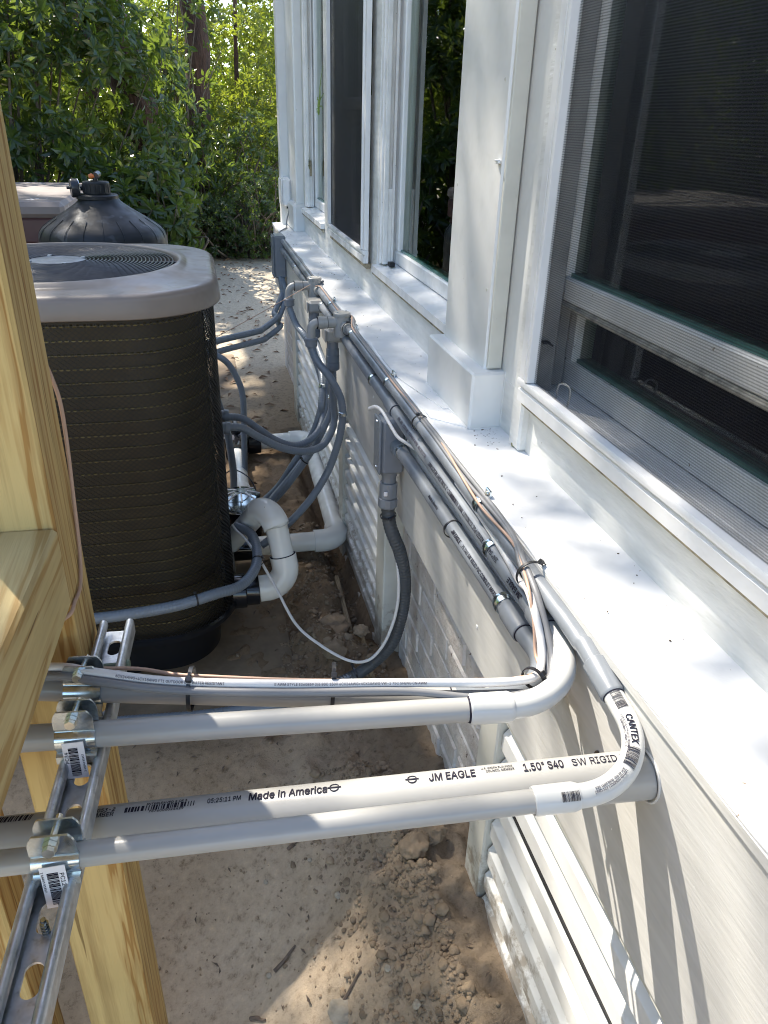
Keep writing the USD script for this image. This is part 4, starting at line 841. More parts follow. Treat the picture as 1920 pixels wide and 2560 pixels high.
tie((.372, .735, -.4985), (0, 1, 0), .0180, 'black cable tie where the cables leave the top conduit', .6, .018)
tie((.374, 1.978, -.497), (0, 1, 0), .0165, 'black cable tie on the top conduit against the near round junction box', -.2)
tie((.360, 1.423, -.770), unit([.15, -.05, -1]), .0168, 'black cable tie at the top of the thick black hose', 1.2)
tie((.397, 1.407, -.955), unit([0, 0, -1]), .0180, 'black cable tie halfway down the thick black hose holding the white cable', 1.0)
tie((.292, 1.436, -1.206), unit([-1, -.1, -.25]), .0185, 'black cable tie at the bottom of the thick black hose', .3)
tie((-.068, 1.482, -.979), unit([1, .25, 0]), .0138, 'black cable tie on the hose in front of the heat pump', -.5)
tie((.083, 1.66, -.997), unit([.2, 1, 0]), .0138, 'black cable tie on the hose beside the white bend', .8)
tie((.27, 2.15, -.947), unit([-.6, 0, -.75]), .0125, 'black cable tie low on the close pair of hoses', .4)
def ringclamp(P0, t_, r, label):
    P0 = np.asarray(P0, float); t_ = unit(t_)
    t = thing('hose_clamp', label, 'hose clamp', P0, 'metal clamps on the hanging hoses')
    part(t, 'band', sleeve(P0 - t_ * .006, P0 + t_ * .006, [(0, r + .0004), (.1, r + .0016), (.4, r + .0018), (.42, r + .0010), (.58, r + .0010), (.6, r + .0018), (.9, r + .0016), (1, r + .0004)]), M['zinc'], 30)
    part(t, 'screw', onto(bx(-.005, .005, r, r + .006, -.004, .004, .001), P0, unit(np.cross(t_, [0, -1, .2])), unit(np.array([0, -1, .2]) - t_ * (t_ @ np.array([0, -1, .2]))), t_), M['bolt'])
ringclamp((.3625, 2.0, -.742), (0, 0, -1), .0112, 'metal clamp on the S shaped hose'); ringclamp((.355, 2.13, -.735), (0, .2, -1), .0112, 'metal clamp on the hose under the near drop fitting'); ringclamp((.342, 2.23, -.735), (-.2, -.4, -1), .0112, 'metal clamp on the hose left of the S shaped hose')

# ------------------------------------------------------------------ pool heat pump
AX, AY, HA, RC = -.311, 1.880, .337, .18
def rsq(off_, n=160, ha=HA, rc=RC):
    """Rounded square loop of n points by arc length, anticlockwise from the middle of the right side."""
    a_ = ha + off_; r_ = max(.02, rc + off_); s = a_ - r_; segs = []
    for k_, (cx, cy) in enumerate(((s, s), (-s, s), (-s, -s), (s, -s))):
        for t_ in np.linspace(0, math.pi / 2, 40): segs.append((AX + cx + r_ * math.cos(k_ * math.pi / 2 + t_), AY + cy + r_ * math.sin(k_ * math.pi / 2 + t_)))
    P = np.array(segs + [segs[0]]); d = np.r_[0, np.cumsum(np.linalg.norm(np.diff(P, axis=0), axis=1))]
    q_ = np.linspace(0, d[-1], n, endpoint=False); return np.stack([np.interp(q_, d, P[:, 0]), np.interp(q_, d, P[:, 1])], 1), d[-1]
def loft(rows):
    """Skin over closed loops (n x 3 each)."""
    n = len(rows[0]); V = np.vstack(rows); F = []
    j = np.arange(n); k_ = (j + 1) % n
    for i in range(len(rows) - 1):
        a_, b_, c_, d_ = i * n + j, i * n + k_, (i + 1) * n + k_, (i + 1) * n + j; F += [np.stack([a_, b_, c_], 1), np.stack([a_, c_, d_], 1)]
    return TM(V, np.vstack(F))
def loop(off_, z, n=160): p, _ = rsq(off_, n); return np.column_stack([p, np.full(n, z)])
def circ(r, z, n=160):
    p, _ = rsq(0, n); a_ = np.arctan2(p[:, 1] - AY, p[:, 0] - AX); return np.column_stack([AX + r * np.cos(a_), AY + r * np.sin(a_), np.full(n, z)])
hp = thing('heat_pump', 'large pool heat pump with black diamond mesh sides and a beige rounded top', 'heat pump', (AX, AY, -1.25))
mixl = lambda t_, z: circ(.268, z) * t_ + loop(-.045, z) * (1 - t_)
part(hp, 'top_cover', loft([loop(-.012, -.356), loop(.011, -.356), loop(.0135, -.353), loop(.0125, -.340), loop(.0095, -.322), loop(.005, -.3145), loop(-.002, -.3105), loop(-.012, -.3092), loop(-.022, -.3095), mixl(.25, -.308), mixl(.5, -.3035), mixl(.8, -.2985), circ(.2685, -.2965), circ(.2645, -.2975), circ(.262, -.301), circ(.258, -.312), circ(.258, -.40)]), M['lip'], 50)
for i, r_ in enumerate(np.linspace(.062, .252, 23)):
    a_ = np.linspace(0, 2 * np.pi, 73); zz = -.303 + .006 * (1 - (r_ / .255) ** 2)
    P = np.column_stack([AX + r_ * np.cos(a_), AY + r_ * np.sin(a_), np.full(73, zz)]); part(hp, 'grille_ring', tube(P, .0019, 6, False, (0, 0, 1)), M['grille'], True)
for k_ in range(4):
    a_ = k_ * math.pi / 2 + .05; c, s = math.cos(a_), math.sin(a_)
    part(hp, 'grille_spoke', [cyl((AX + .05 * c, AY + .05 * s, -.3035), (AX + .264 * c, AY + .264 * s, -.3085), .0034, 8)], M['grille'])
part(hp, 'motor_cap', lathe([(.066, -.311), (.066, -.301), (.060, -.2975), (.04, -.296), (.01, -.2955)], (AX, AY), 36), M['hub'], 30)
for k_ in range(4): part(hp, 'cap_screw', lathe([(.005, -.299), (.005, -.2945), (.002, -.294)], (AX + .058 * math.cos(k_ * 1.57 + .4), AY + .058 * math.sin(k_ * 1.57 + .4)), 8), M['galv'])
fan = []
for k_ in range(3):
    a0 = k_ * 2.094; V = []
    for r_ in np.linspace(.06, .24, 6):
        for t_ in (-.5, -.2, .15, .5): a_ = a0 + t_ + r_ * 1.2; V.append((AX + r_ * math.cos(a_), AY + r_ * math.sin(a_), -.36 + t_ * .04))
    fan.append(TM(V, [f for i in range(5) for j in range(3) for f in ((i * 4 + j, i * 4 + j + 1, i * 4 + j + 5), (i * 4 + j, i * 4 + j + 5, i * 4 + j + 4))]))
part(hp, 'fan', cat(*fan), M['blackp'], True)
part(hp, 'fan_shroud', loft([circ(.30, -.43), circ(.02, -.43)]), M['dark'], True)
part(hp, 'coil', loft([loop(-.030, -1.14), loop(-.030, -.356)]), M['coil'], 50)
zt = -.374
while zt > -1.12:
    P = loop(-.0275, zt, 120); P = np.vstack([P, P[:1]]); part(hp, 'coil_tube', tube(P, .0024, 6, False, (0, 0, 1)), M['tubes'], True); zt -= .0288
# woven guard: two families of strands
p_, per = rsq(-.003, 2400); cw = per / round(per / .0124); ch = .0105; nst = int(round(per / cw)); ztop, zbot = -.354, -1.125; rows = int((ztop - zbot) / (ch / 2)); gm = []
zz = ztop - np.arange(rows + 1) * (ch / 2)
po, _ = rsq(-.003, 2400); pi_, _ = rsq(-.0052, 2400); per2 = np.arange(2400) / 2400 * per
def pt(s, o): 
    s = np.mod(s, per); A = po if o else pi_; i = s / per * 2400; i0 = i.astype(int) % 2400; f = (i - np.floor(i))[:, None]; return A[i0] * (1 - f) + A[(i0 + 1) % 2400] * f
gv, gf = [], []
sub = 2
for fam in (1, -1):
    for k_ in range(nst):
        u_ = np.arange(0, rows + 1e-6, 1 / sub); wob = .22 * np.sin(u_ * 2 * np.pi) * 0
        s = k_ * cw + fam * (u_ + .16 * np.sin(u_ * np.pi * 2)) * cw / 2
        z = ztop - u_ * ch / 2
        A = pt(s, True); B = pt(s, False); n = len(u_); b0 = sum(len(x) for x in gv)
        h = .00125
        gv.append(np.vstack([np.column_stack([A, z + h]), np.column_stack([A, z - h]), np.column_stack([B, z])]))
        i = np.arange(n - 1)
        for (a_, b_) in ((0, 1), (1, 2), (2, 0)): gf += [np.stack([b0 + a_ * n + i, b0 + b_ * n + i, b0 + b_ * n + i + 1], 1), np.stack([b0 + a_ * n + i, b0 + b_ * n + i + 1, b0 + a_ * n + i + 1], 1)]
part(hp, 'guard_mesh', TM(np.vstack(gv), np.vstack(gf)), M['guard'], False, kind='stuff')
part(hp, 'base', loft([loop(-.005, -1.118), loop(.004, -1.122), loop(.004, -1.134), loop(-.02, -1.142), loop(-.045, -1.17), loop(-.05, -1.262)]), M['blackgloss'], 40)
for y in (2.0, 2.1): part(hp, 'port', sleeve((.012, y, -.764), (.046, y, -.768), [(0, .016), (.6, .016), (.62, .0185), (1, .0185)], 14), M['hose'], 30)
part(hp, 'outlet_union', [sleeve((-.04, 1.72, -1.122), (.085, 1.72, -1.120), [(0, .034), (.35, .034), (.36, .046), (.72, .046), (.74, .041), (1, .041)], 24)], M['blackgloss'], 30)
part(hp, 'inlet_union', [sleeve((-.05, 2.07, -1.19), (.092, 2.07, -1.19), [(0, .033), (.55, .033), (.57, .041), (1, .041)], 24)], M['blackgloss'], 30)
pad = single('equipment_pad', bx(-1.3, .158, 1.36, 4.6, -1.40, -1.2515, .004), M['concrete'], 'dusty low slab under the heat pump and the black tank', 'pad')

# ------------------------------------------------------------------ white pool plumbing
PR = .0302
def white_run(t, P, rad, nm='pipe', r=PR): part(t, nm, tube(fillet(P, rad, 14) if len(P) > 2 else P, r, 26), M['whitepvc'], 60)
t = thing('white_pool_pipe', 'fat white plastic pipe bend standing at the right of the heat pump', 'pipe', (.15, 1.75, -1.2))
v0, v1, v2, v3 = np.array([.087, 1.72, -1.120]), np.array([.167, 1.72, -1.117]), np.array([.131, 1.785, -.888]), np.array([.022, 1.92, -1.085])
u1 = unit(v2 - v1); ue = unit(v3 - v2)
part(t, 'elbow', tube(fillet([v0, v1, v1 + u1 * .085], [.052], 14), PR + .0052, 28), M['whitepvc'], 60)
part(t, 'pipe', tube([v1 + u1 * .08, v2 - u1 * .05], PR, 26), M['whitepvc'], 60)
part(t, 'elbow', tube(fillet([v2 - u1 * .072, v2, v2 + ue * .062], [.044], 14), PR + .0052, 28), M['whitepvc'], 60)
part(t, 'pipe', tube([v2 + ue * .058, v3], PR, 26), M['whitepvc'], 60)
part(t, 'glue_ring', [sleeve(v1 + u1 * .0845, v1 + u1 * .0862, [(0, PR + .005), (1, PR + .003)])], M['ink'], 35)
t = thing('white_pool_pipe', 'long white plastic pipe on the soil, turning along the vents', 'pipe', (.37, 2.4, -1.24))
w0, w1_, w2_, w3_ = np.array([.085, 2.07, -1.19]), np.array([.362, 2.07, -1.19]), np.array([.385, 2.93, -1.187]), np.array([.165, 2.915, -1.187])
part(t, 'pipe', tube([w0, w1_ - [.06, 0, 0]], PR, 26), M['whitepvc'], 60)
ud = unit(w2_ - w1_)
part(t, 'elbow', tube(fillet([w1_ - [.078, 0, 0], w1_, w1_ + ud * .08], [.05], 14), PR + .0055, 28), M['whitepvc'], 60)
part(t, 'pipe', tube([w1_ + ud * .07, w2_ - ud * .06], PR, 26), M['whitepvc'], 60)
part(t, 'elbow', tube(fillet([w2_ - ud * .08, w2_, w2_ + unit(w3_ - w2_) * .08], [.05], 14), PR + .0055, 28), M['whitepvc'], 60)
part(t, 'pipe', tube([w2_ + unit(w3_ - w2_) * .07, w3_], PR, 26), M['whitepvc'], 60)
t = thing('pool_valve', 'black three way pool valve beyond the heat pump with white pipes on it', 'valve', (.09, 2.9, -1.22))
part(t, 'body', [lathe([(.03, -1.225), (.052, -1.215), (.056, -1.19), (.056, -1.155), (.062, -1.150), (.062, -1.142), (.045, -1.136), (.03, -1.13)], (.088, 2.905), 28)], M['blackgloss'], 35)
part(t, 'socket', sleeve((.10, 2.907, -1.188), (.182, 2.914, -1.187), [(0, .036), (.4, .036), (.42, .043), (1, .043)]), M['blackgloss'], 30)
part(t, 'socket', sleeve((.088, 2.89, -1.186), (.083, 2.79, -1.182), [(0, .036), (.4, .036), (.42, .043), (1, .043)]), M['blackgloss'], 30)
part(t, 'handle', [bx(.078, .098, 2.88, 2.95, -1.132, -1.09, .004), lathe([(.022, -1.136), (.022, -1.115), (.014, -1.11)], (.088, 2.905), 16)], M['blackp'])
t = thing('white_pool_pipe', 'white plastic pipe from the black valve to the clear strainer lid', 'pipe', (.08, 2.5, -1.2))
part(t, 'pipe', tube([(.084, 2.80, -1.183), (.079, 2.36, -1.175)], PR, 24), M['whitepvc'], 60)
part(t, 'coupling', sleeve((.0795, 2.46, -1.176), (.078, 2.35, -1.174), [(0, PR + .001), (.05, PR + .005), (1, PR + .005)]), M['whitepvc'], 35)
t = thing('pump_strainer', 'clear lidded black strainer pot beside the heat pump', 'strainer', (.075, 2.25, -1.24))
part(t, 'pot', [lathe([(.06, -1.26), (.066, -1.2), (.066, -1.16), (.076, -1.155), (.076, -1.135), (.066, -1.13)], (.072, 2.26), 28)], M['blackgloss'], 35)
part(t, 'clear_lid', [lathe([(.064, -1.129), (.062, -1.105), (.05, -1.094), (.02, -1.09)], (.072, 2.26), 28)], M['clear'], 35)
for k_ in range(8): part(t, 'lid_rib', cyl((.072 + .02 * math.cos(k_ * .785), 2.26 + .02 * math.sin(k_ * .785), -1.088), (.072 + .06 * math.cos(k_ * .785), 2.26 + .06 * math.sin(k_ * .785), -1.099), .003, 6), M['label'])
single('black_wire', [tube(spline([(.02, 2.42, -1.10), (.06, 2.44, -1.09), (.11, 2.40, -1.11), (.13, 2.36, -1.16), (.09, 2.3, -1.12), (.03, 2.32, -1.10)], 8), .0022, 6)], M['blackp'], 'thin black wire looped over the white pipe by the strainer', 'wire')
hose('flexible_hose', [(.020, 2.35, -.80), (.042, 2.36, -.9), (.052, 2.37, -1.0), (.056, 2.40, -1.1), (.05, 2.42, -1.2)], .012, 'grey flexible hose dropping along the heat pump side to the strainer')

# ------------------------------------------------------------------ tank, spa and boxes
TX, TY = -.425, 3.93
tk = thing('filter_tank', 'black domed filter tank with a dusty ribbed top behind the heat pump', 'filter tank', (TX, TY, -1.24))
R_ = .285
dome = [(R_ - .03, -1.24), (R_, -1.2), (R_, -.60), (R_ + .004, -.595), (R_ + .002, -.575), (R_, -.52), (R_ - .008, -.495), (R_ - .024, -.474), (R_ - .055, -.452), (R_ - .105, -.42), (.135, -.392), (.108, -.374), (.094, -.362), (.088, -.352)]
part(tk, 'shell', lathe(dome, (TX, TY), 72), M['tank'], 50)
for k_ in range(20):
    a_ = k_ * 2 * math.pi / 20 + .1; c, s = math.cos(a_), math.sin(a_)
    P = [(TX + r_ * c, TY + r_ * s, z + .0015) for r_, z in ((R_ - .001, -.52), (R_ - .007, -.497), (R_ - .024, -.473), (R_ - .055, -.451), (.20, -.4325))]
    part(tk, 'rib', tube(spline(P, 4), .0013, 6), M['tank'], True)
part(tk, 'collar', lathe([(.088, -.356), (.092, -.352), (.092, -.338), (.086, -.334), (.06, -.333)], (TX - .005, TY), 40), M['tank'], 30)
part(tk, 'cap', lathe([(.057, -.333), (.059, -.331), (.059, -.286), (.056, -.281), (.02, -.279)], (TX - .005, TY), 32), M['tank'], 30)
for k_ in range(16): part(tk, 'cap_grip', cyl((TX - .005 + .059 * math.cos(k_ * .393), TY + .059 * math.sin(k_ * .393), -.326), (TX - .005 + .059 * math.cos(k_ * .393), TY + .059 * math.sin(k_ * .393), -.292), .003, 6), M['tank'])
part(tk, 'vent_lever', [cyl((TX - .005, TY, -.280), (TX - .005, TY, -.262), .012, 14), cyl((TX - .002, TY - .012, -.258), (TX + .006, TY + .03, -.252), .015, 16)], M['blackp'])
part(tk, 'lever_tip', sleeve((TX - .030, TY - .01, -.260), (TX - .008, TY - .005, -.258), [(0, .008), (.5, .011), (1, .009)], 12), M['orange'])
part(tk, 'gauge', [sleeve((TX - .112, TY - .03, -.308), (TX - .082, TY - .022, -.308), [(0, .036), (.2, .040), (1, .040)], 28), cyl((TX - .08, TY - .02, -.310), (TX - .05, TY, -.310), .010, 12), cyl((TX - .128, TY - .034, -.306), (TX - .112, TY - .03, -.306), .006, 10)], M['blackp'])
part(tk, 'gauge_rim', sleeve((TX - .083, TY - .022, -.308), (TX - .080, TY - .021, -.308), [(0, .041), (1, .041)], 28), M['bolt'])
def decal(a0, a1, z0, z1, m, nm, lift=.0022):
    th = np.linspace(a0, a1, 12); V = [(TX + (R_ + lift) * math.cos(t_), TY + (R_ + lift) * math.sin(t_), z) for t_ in th for z in (z0, z1)]
    F = [f for i in range(11) for f in ((2 * i, 2 * i + 2, 2 * i + 3), (2 * i, 2 * i + 3, 2 * i + 1))]
    return part(tk, nm, TM(V, F), M[m], True)
decal(3.35, 3.80, -.64, -.566, 'label', 'sticker'); decal(3.35, 3.74, -.572, -.548, 'blueprint', 'blue_band', .005); decal(3.40, 3.72, -.596, -.581, 'orange', 'orange_band', .005)
sp = thing('hot_tub', 'brown hot tub with a grey vinyl cover behind the tank', 'hot tub', (-1.5, 4.9, -1.25))
part(sp, 'cover', [bx(-2.75, -.635, 4.28, 5.55, -.478, -.405, .02)], M['spacover'])
part(sp, 'cover_skirt', [bx(-2.74, -.645, 4.29, 5.54, -.60, -.479, .01)], M['spaskirt'])
part(sp, 'rim', bx(-2.72, -.66, 4.31, 5.52, -.66, -.601, .015), M['spaskirt'])
x = -2.70
while x < -.70:
    part(sp, 'side_slat', bx(x, x + .105, 4.318, 4.345, -1.24, -.661, .004), M['spaslat']); x += .110
y = 4.35
while y < 5.44:
    part(sp, 'side_slat', bx(-.70, -.673, y, y + .105, -1.24, -.661, .004), M['spaslat']); y += .110
part(sp, 'tub_body', bx(-2.69, -.705, 4.35, 5.48, -1.25, -.662), M['dark'])
cb = thing('control_box', 'grey control box with a white lid between the post and the tank', 'control box', (-.83, 3.7, -1.2))
part(cb, 'lid', bx(-.98, -.735, 3.60, 3.80, -.562, -.535, .006), M['vinyl']); part(cb, 'case', bx(-.97, -.745, 3.61, 3.79, -.95, -.563, .006), M['spaslat'])
for x in (-.93, -.79): part(cb, 'leg', bx(x - .015, x + .015, 3.68, 3.72, -1.24, -.951), M['galv'])
ab = thing('alarm_box', 'white plastic box on the far corner post of the house', 'box', (.46, 4.1, -.4))
part(ab, 'case', bx(.428, .4695, 4.02, 4.15, -.392, -.262, .010), M['vinyl']); part(ab, 'front', bx(.420, .4275, 4.025, 4.145, -.385, -.268, .006), M['oldvinyl']); part(ab, 'gland', cyl((.455, 4.03, -.393), (.455, 4.03, -.402), .009, 12), M['dark'])
cable('grey_cable', [(.455, 4.03, -.398), (.452, 4.01, -.42), (.440, 3.99, -.45), (.436, 3.97, -.478), (.432, 3.95, -.4825), (.40, 3.86, -.483), (.383, 3.80, -.486), (.378, 3.70, -.49)], .003, 'gcable', 'thin grey cable hanging from the white box on the corner')
# ------------------------------------------------------------------ leaves
LT8 = (np.array([(0, 0, 0), (-.36, .3, .10), (0, .3, 0), (.36, .3, .10), (-.42, .65, .06), (0, .65, -.05), (.42, .65, .06), (0, 1, -.16)]),
       np.array([(0, 2, 1), (0, 3, 2), (1, 2, 5), (1, 5, 4), (2, 3, 6), (2, 6, 5), (4, 5, 7), (5, 6, 7)]))
LT4 = (np.array([(0, 0, 0), (-.5, .5, .12), (0, .5, 0), (.5, .5, .12), (0, 1, -.14)]), np.array([(0, 2, 1), (0, 3, 2), (1, 2, 4), (2, 3, 4)]))
def leaves(base, d, nrm, ln, wd, T):
    """Leaves at base pointing along d, faces towards nrm."""
    d = d / np.linalg.norm(d, axis=1)[:, None]; s = np.cross(d, nrm); s /= np.linalg.norm(s, axis=1)[:, None] + 1e-9; n = np.cross(s, d)
    v, f = T; k = len(v)
    V = base[:, None] + v[None, :, 0, None] * (wd[:, None, None] * s[:, None]) + v[None, :, 1, None] * (ln[:, None, None] * d[:, None]) + v[None, :, 2, None] * (ln[:, None, None] * n[:, None])
    F = (f[None] + (np.arange(len(base)) * k)[:, None, None]).reshape(-1, 3)
    return V.reshape(-1, 3), F, k
def rosettes(C, axis_, per, L_, rg, T, spread=(40, 92), wr=.34):
    """Whorls of leaves round twig ends C with twig direction axis_."""
    n = len(C); C = np.repeat(C, per, 0); A = np.repeat(axis_ / np.linalg.norm(axis_, axis=1)[:, None], per, 0); N = len(C)
    ref = np.where(np.abs(A[:, 2:3]) < .9, [[0, 0, 1.0]], [[1.0, 0, 0]]); u = np.cross(A, ref); u /= np.linalg.norm(u, axis=1)[:, None]; w = np.cross(A, u)
    ph = np.tile(np.arange(per) * 2.4, n) + rg.uniform(0, .8, N) + np.repeat(rg.uniform(0, 6.3, n), per); el = np.radians(rg.uniform(*spread, N))
    rad = np.cos(ph)[:, None] * u + np.sin(ph)[:, None] * w
    d = A * np.cos(el)[:, None] + rad * np.sin(el)[:, None]; d[:, 2] -= .12
    nr = A * np.sin(el)[:, None] - rad * np.cos(el)[:, None] + rg.normal(0, .25, (N, 3))
    ln = L_ * rg.uniform(.6, 1.15, N); back = np.tile(np.linspace(0, .55, per), n)[:, None] * L_ * A
    return leaves(C - back, d, nr, ln, ln * wr * rg.uniform(.85, 1.15, N), T)
def blob_points(blobs, n, rg, thr=.42, sc=2.2, seed=1, inner=.55):
    """Twig ends in the outer shell of ellipsoids, clumped by noise; with outward directions."""
    vol = np.array([b[3] * b[4] * b[5] for b in blobs]) ** .67; P, D = [], []
    pick = rg.choice(len(blobs), n * 5, p=vol / vol.sum())
    u = rg.normal(size=(n * 5, 3)); u /= np.linalg.norm(u, axis=1)[:, None]; r = rg.uniform(inner, 1.06, n * 5)
    B = np.array(blobs)[pick]; p = B[:, :3] + u * r[:, None] * B[:, 3:6]
    keep = (fbm(p * sc + 9, 3, seed) > thr) & (p[:, 2] > .03)
    p, u, B = p[keep][:n], u[keep][:n], B[keep][:n]
    d = u / B[:, 3:6]; d /= np.linalg.norm(d, axis=1)[:, None]
    return p, d + [0, -.25, .22] + rg.normal(0, .38, p.shape)
def shrub(name, label, blobs, n, per, L_, m, seed, T=LT8, thr=.42, sc=2.2, single_leaves=0, wr=.42, cat_='shrub', group=None, inner=.55, stems=90):
    rg = np.random.default_rng(seed); P, D = blob_points(blobs, n, rg, thr, sc, seed, inner)
    P = P - [0, 0, H]
    V, F, k = rosettes(P, D, per, L_, rg, T, wr=wr)
    b0 = np.array(blobs); base = (b0[:, 0].mean(), b0[:, 1].mean(), -1.25)
    t = thing(name, label, cat_, base, group)
    N = len(V) // k; Vl = V.reshape(N, k, 3); score = np.linalg.norm(Vl.mean(1), axis=1) + 6 * (np.abs(Vl.mean(1)[:, 0] / Vl.mean(1)[:, 1] + .08) > .32)
    near = np.argsort(score)[:single_leaves]; rest = np.ones(N, bool); rest[near] = False
    for i in near: part(t, 'leaf', TM(Vl[i], T[1]), M[m], False)
    idx_ = np.nonzero(rest)[0]; F2 = (T[1][None] + (np.arange(len(idx_)) * k)[:, None, None]).reshape(-1, 3)
    part(t, 'foliage', TM(Vl[idx_].reshape(-1, 3), F2), M[m], False, kind='stuff')
    # stems from the base out to some twig ends
    ms = []
    for i in rg.choice(len(P), min(len(P), stems), replace=False):
        e_ = P[i]; bs = np.array([base[0] + (e_[0] - base[0]) * .35 + rg.normal(0, .08), base[1] + (e_[1] - base[1]) * .35, -1.27]); mid = (bs + e_) / 2 + rg.normal(0, .09, 3) + [0, 0, .1]
        Q = spline([bs, mid, e_], 5); ms.append(tube(Q, np.linspace(.016, .003, len(Q)), 5, False))
    part(t, 'stem', cat(*ms), M['stem'], True)
    return t
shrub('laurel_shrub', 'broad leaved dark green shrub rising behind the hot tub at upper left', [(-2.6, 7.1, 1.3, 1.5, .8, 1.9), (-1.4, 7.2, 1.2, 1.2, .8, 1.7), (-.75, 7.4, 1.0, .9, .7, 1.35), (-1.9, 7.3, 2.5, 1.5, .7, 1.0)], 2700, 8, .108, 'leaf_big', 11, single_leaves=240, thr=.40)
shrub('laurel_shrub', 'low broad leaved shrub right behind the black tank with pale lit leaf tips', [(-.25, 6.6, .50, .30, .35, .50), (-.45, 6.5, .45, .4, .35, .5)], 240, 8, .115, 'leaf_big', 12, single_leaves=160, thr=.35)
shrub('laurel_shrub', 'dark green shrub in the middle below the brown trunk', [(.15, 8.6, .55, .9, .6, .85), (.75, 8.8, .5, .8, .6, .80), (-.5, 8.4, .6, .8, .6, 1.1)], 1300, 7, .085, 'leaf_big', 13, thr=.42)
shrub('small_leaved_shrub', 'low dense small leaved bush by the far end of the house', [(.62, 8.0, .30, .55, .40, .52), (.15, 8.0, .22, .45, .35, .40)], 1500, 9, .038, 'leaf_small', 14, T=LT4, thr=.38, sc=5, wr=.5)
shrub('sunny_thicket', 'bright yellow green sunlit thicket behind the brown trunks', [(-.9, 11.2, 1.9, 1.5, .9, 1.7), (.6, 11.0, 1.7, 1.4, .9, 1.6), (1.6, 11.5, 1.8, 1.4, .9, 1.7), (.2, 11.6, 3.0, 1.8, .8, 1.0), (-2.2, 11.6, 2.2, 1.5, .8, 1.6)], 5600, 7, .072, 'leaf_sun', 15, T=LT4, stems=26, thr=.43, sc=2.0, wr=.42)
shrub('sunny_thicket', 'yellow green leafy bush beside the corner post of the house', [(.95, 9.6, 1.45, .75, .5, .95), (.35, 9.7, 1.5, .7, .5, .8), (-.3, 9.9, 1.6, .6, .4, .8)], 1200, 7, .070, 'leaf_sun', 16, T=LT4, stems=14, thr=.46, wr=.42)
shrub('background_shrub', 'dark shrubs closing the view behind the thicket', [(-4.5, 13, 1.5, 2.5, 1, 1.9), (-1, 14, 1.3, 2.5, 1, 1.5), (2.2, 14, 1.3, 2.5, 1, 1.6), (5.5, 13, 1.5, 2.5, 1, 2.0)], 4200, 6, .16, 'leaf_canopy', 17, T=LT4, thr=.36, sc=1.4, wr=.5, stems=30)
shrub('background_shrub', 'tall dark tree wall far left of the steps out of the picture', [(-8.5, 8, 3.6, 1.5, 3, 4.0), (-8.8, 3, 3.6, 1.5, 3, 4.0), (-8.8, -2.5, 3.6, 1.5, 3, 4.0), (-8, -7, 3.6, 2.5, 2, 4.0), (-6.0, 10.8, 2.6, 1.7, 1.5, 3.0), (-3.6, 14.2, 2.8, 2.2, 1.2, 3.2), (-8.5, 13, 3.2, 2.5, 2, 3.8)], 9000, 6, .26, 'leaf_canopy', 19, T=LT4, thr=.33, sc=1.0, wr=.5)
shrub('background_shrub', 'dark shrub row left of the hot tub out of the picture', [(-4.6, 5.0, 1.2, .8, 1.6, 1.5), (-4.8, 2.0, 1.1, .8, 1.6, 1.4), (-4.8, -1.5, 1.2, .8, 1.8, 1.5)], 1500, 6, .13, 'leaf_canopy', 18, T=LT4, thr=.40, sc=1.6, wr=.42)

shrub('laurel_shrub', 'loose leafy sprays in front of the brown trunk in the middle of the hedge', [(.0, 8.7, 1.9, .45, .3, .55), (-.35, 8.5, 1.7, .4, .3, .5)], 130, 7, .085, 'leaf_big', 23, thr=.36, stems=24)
# ------------------------------------------------------------------ trees
def shade_want(x, y):  # unseen crown thinned and thickened to put sun and shade on chosen spots
    """How leafy the crown is over a spot, measured where the sun line through it meets the ledge's level."""
    d = .52 + .95 * (fbm(np.stack([x * 1.9, y * 1.25, 0 * x], -1) + 4, 3, 22) - .5) * 2
    d += .42 * np.clip((x - .18) / .2, 0, 1) * np.clip((2.6 - y) / .5, .25, 1)
    for a_, b_, r_, w_ in ((.45, 1.12, .09, 1.3), (.47, .70, .10, 1.3), (.50, .93, .06, .9), (.45, .40, .08, 1.0), (.44, 1.60, .09, 1.1), (.46, 2.42, .18, 1.3), (.46, 2.02, .09, .9), (.47, 3.2, .2, 1.1), (.44, 2.85, .10, .7), (.68, .95, .11, 1.8), (.92, .62, .12, 1.8), (.57, 1.16, .07, 1.5), (1.15, .3, .15, 1.8)):
        d -= w_ * np.exp(-((x - a_) / r_) ** 2 - ((y - b_) / r_) ** 2)
    d -= .9 * np.exp(-((x + .36) / .13) ** 2 - ((y - 1.40) / .22) ** 2)      # stripe by the post
    d -= .8 * np.exp(-((x + .12) / .16) ** 2 - ((y - 3.2) / .3) ** 2)
    d += .75 * np.exp(-((x + .45) / .42) ** 2 - ((y - 1.75) / .75) ** 2)      # over the pump
    d += .35 * np.exp(-((x + .15) / .35) ** 2 - ((y - 1.15) / .35) ** 2)
    d -= .55 * np.exp(-((x - .15) / .22) ** 2 - ((y - .62) / .20) ** 2)       # gap over the crossing pipes
    d -= 1.3 * np.exp(-((x - .19) / .10) ** 2 - ((y - 2.22) / .22) ** 2) + 1.1 * np.exp(-((x - .19) / .10) ** 2 - ((y - 3.1) / .35) ** 2)       # gap over the near vent
    d -= .55 * np.clip((y - 3.4) / .6, 0, 1) * np.exp(-((x - .1) / .7) ** 2)        # sandy far ground
    d -= .14 * np.clip((-.5 - x) / .6, 0, 1) * np.clip((y - 3.6) / .8, 0, 1)   # thinner over the hedge
    d -= 1.0 * (y > 8.6) + 1.0 * (y < -1.2) + 1.0 * (x > 1.7) + 1.0 * (x < -3.2)
    return d
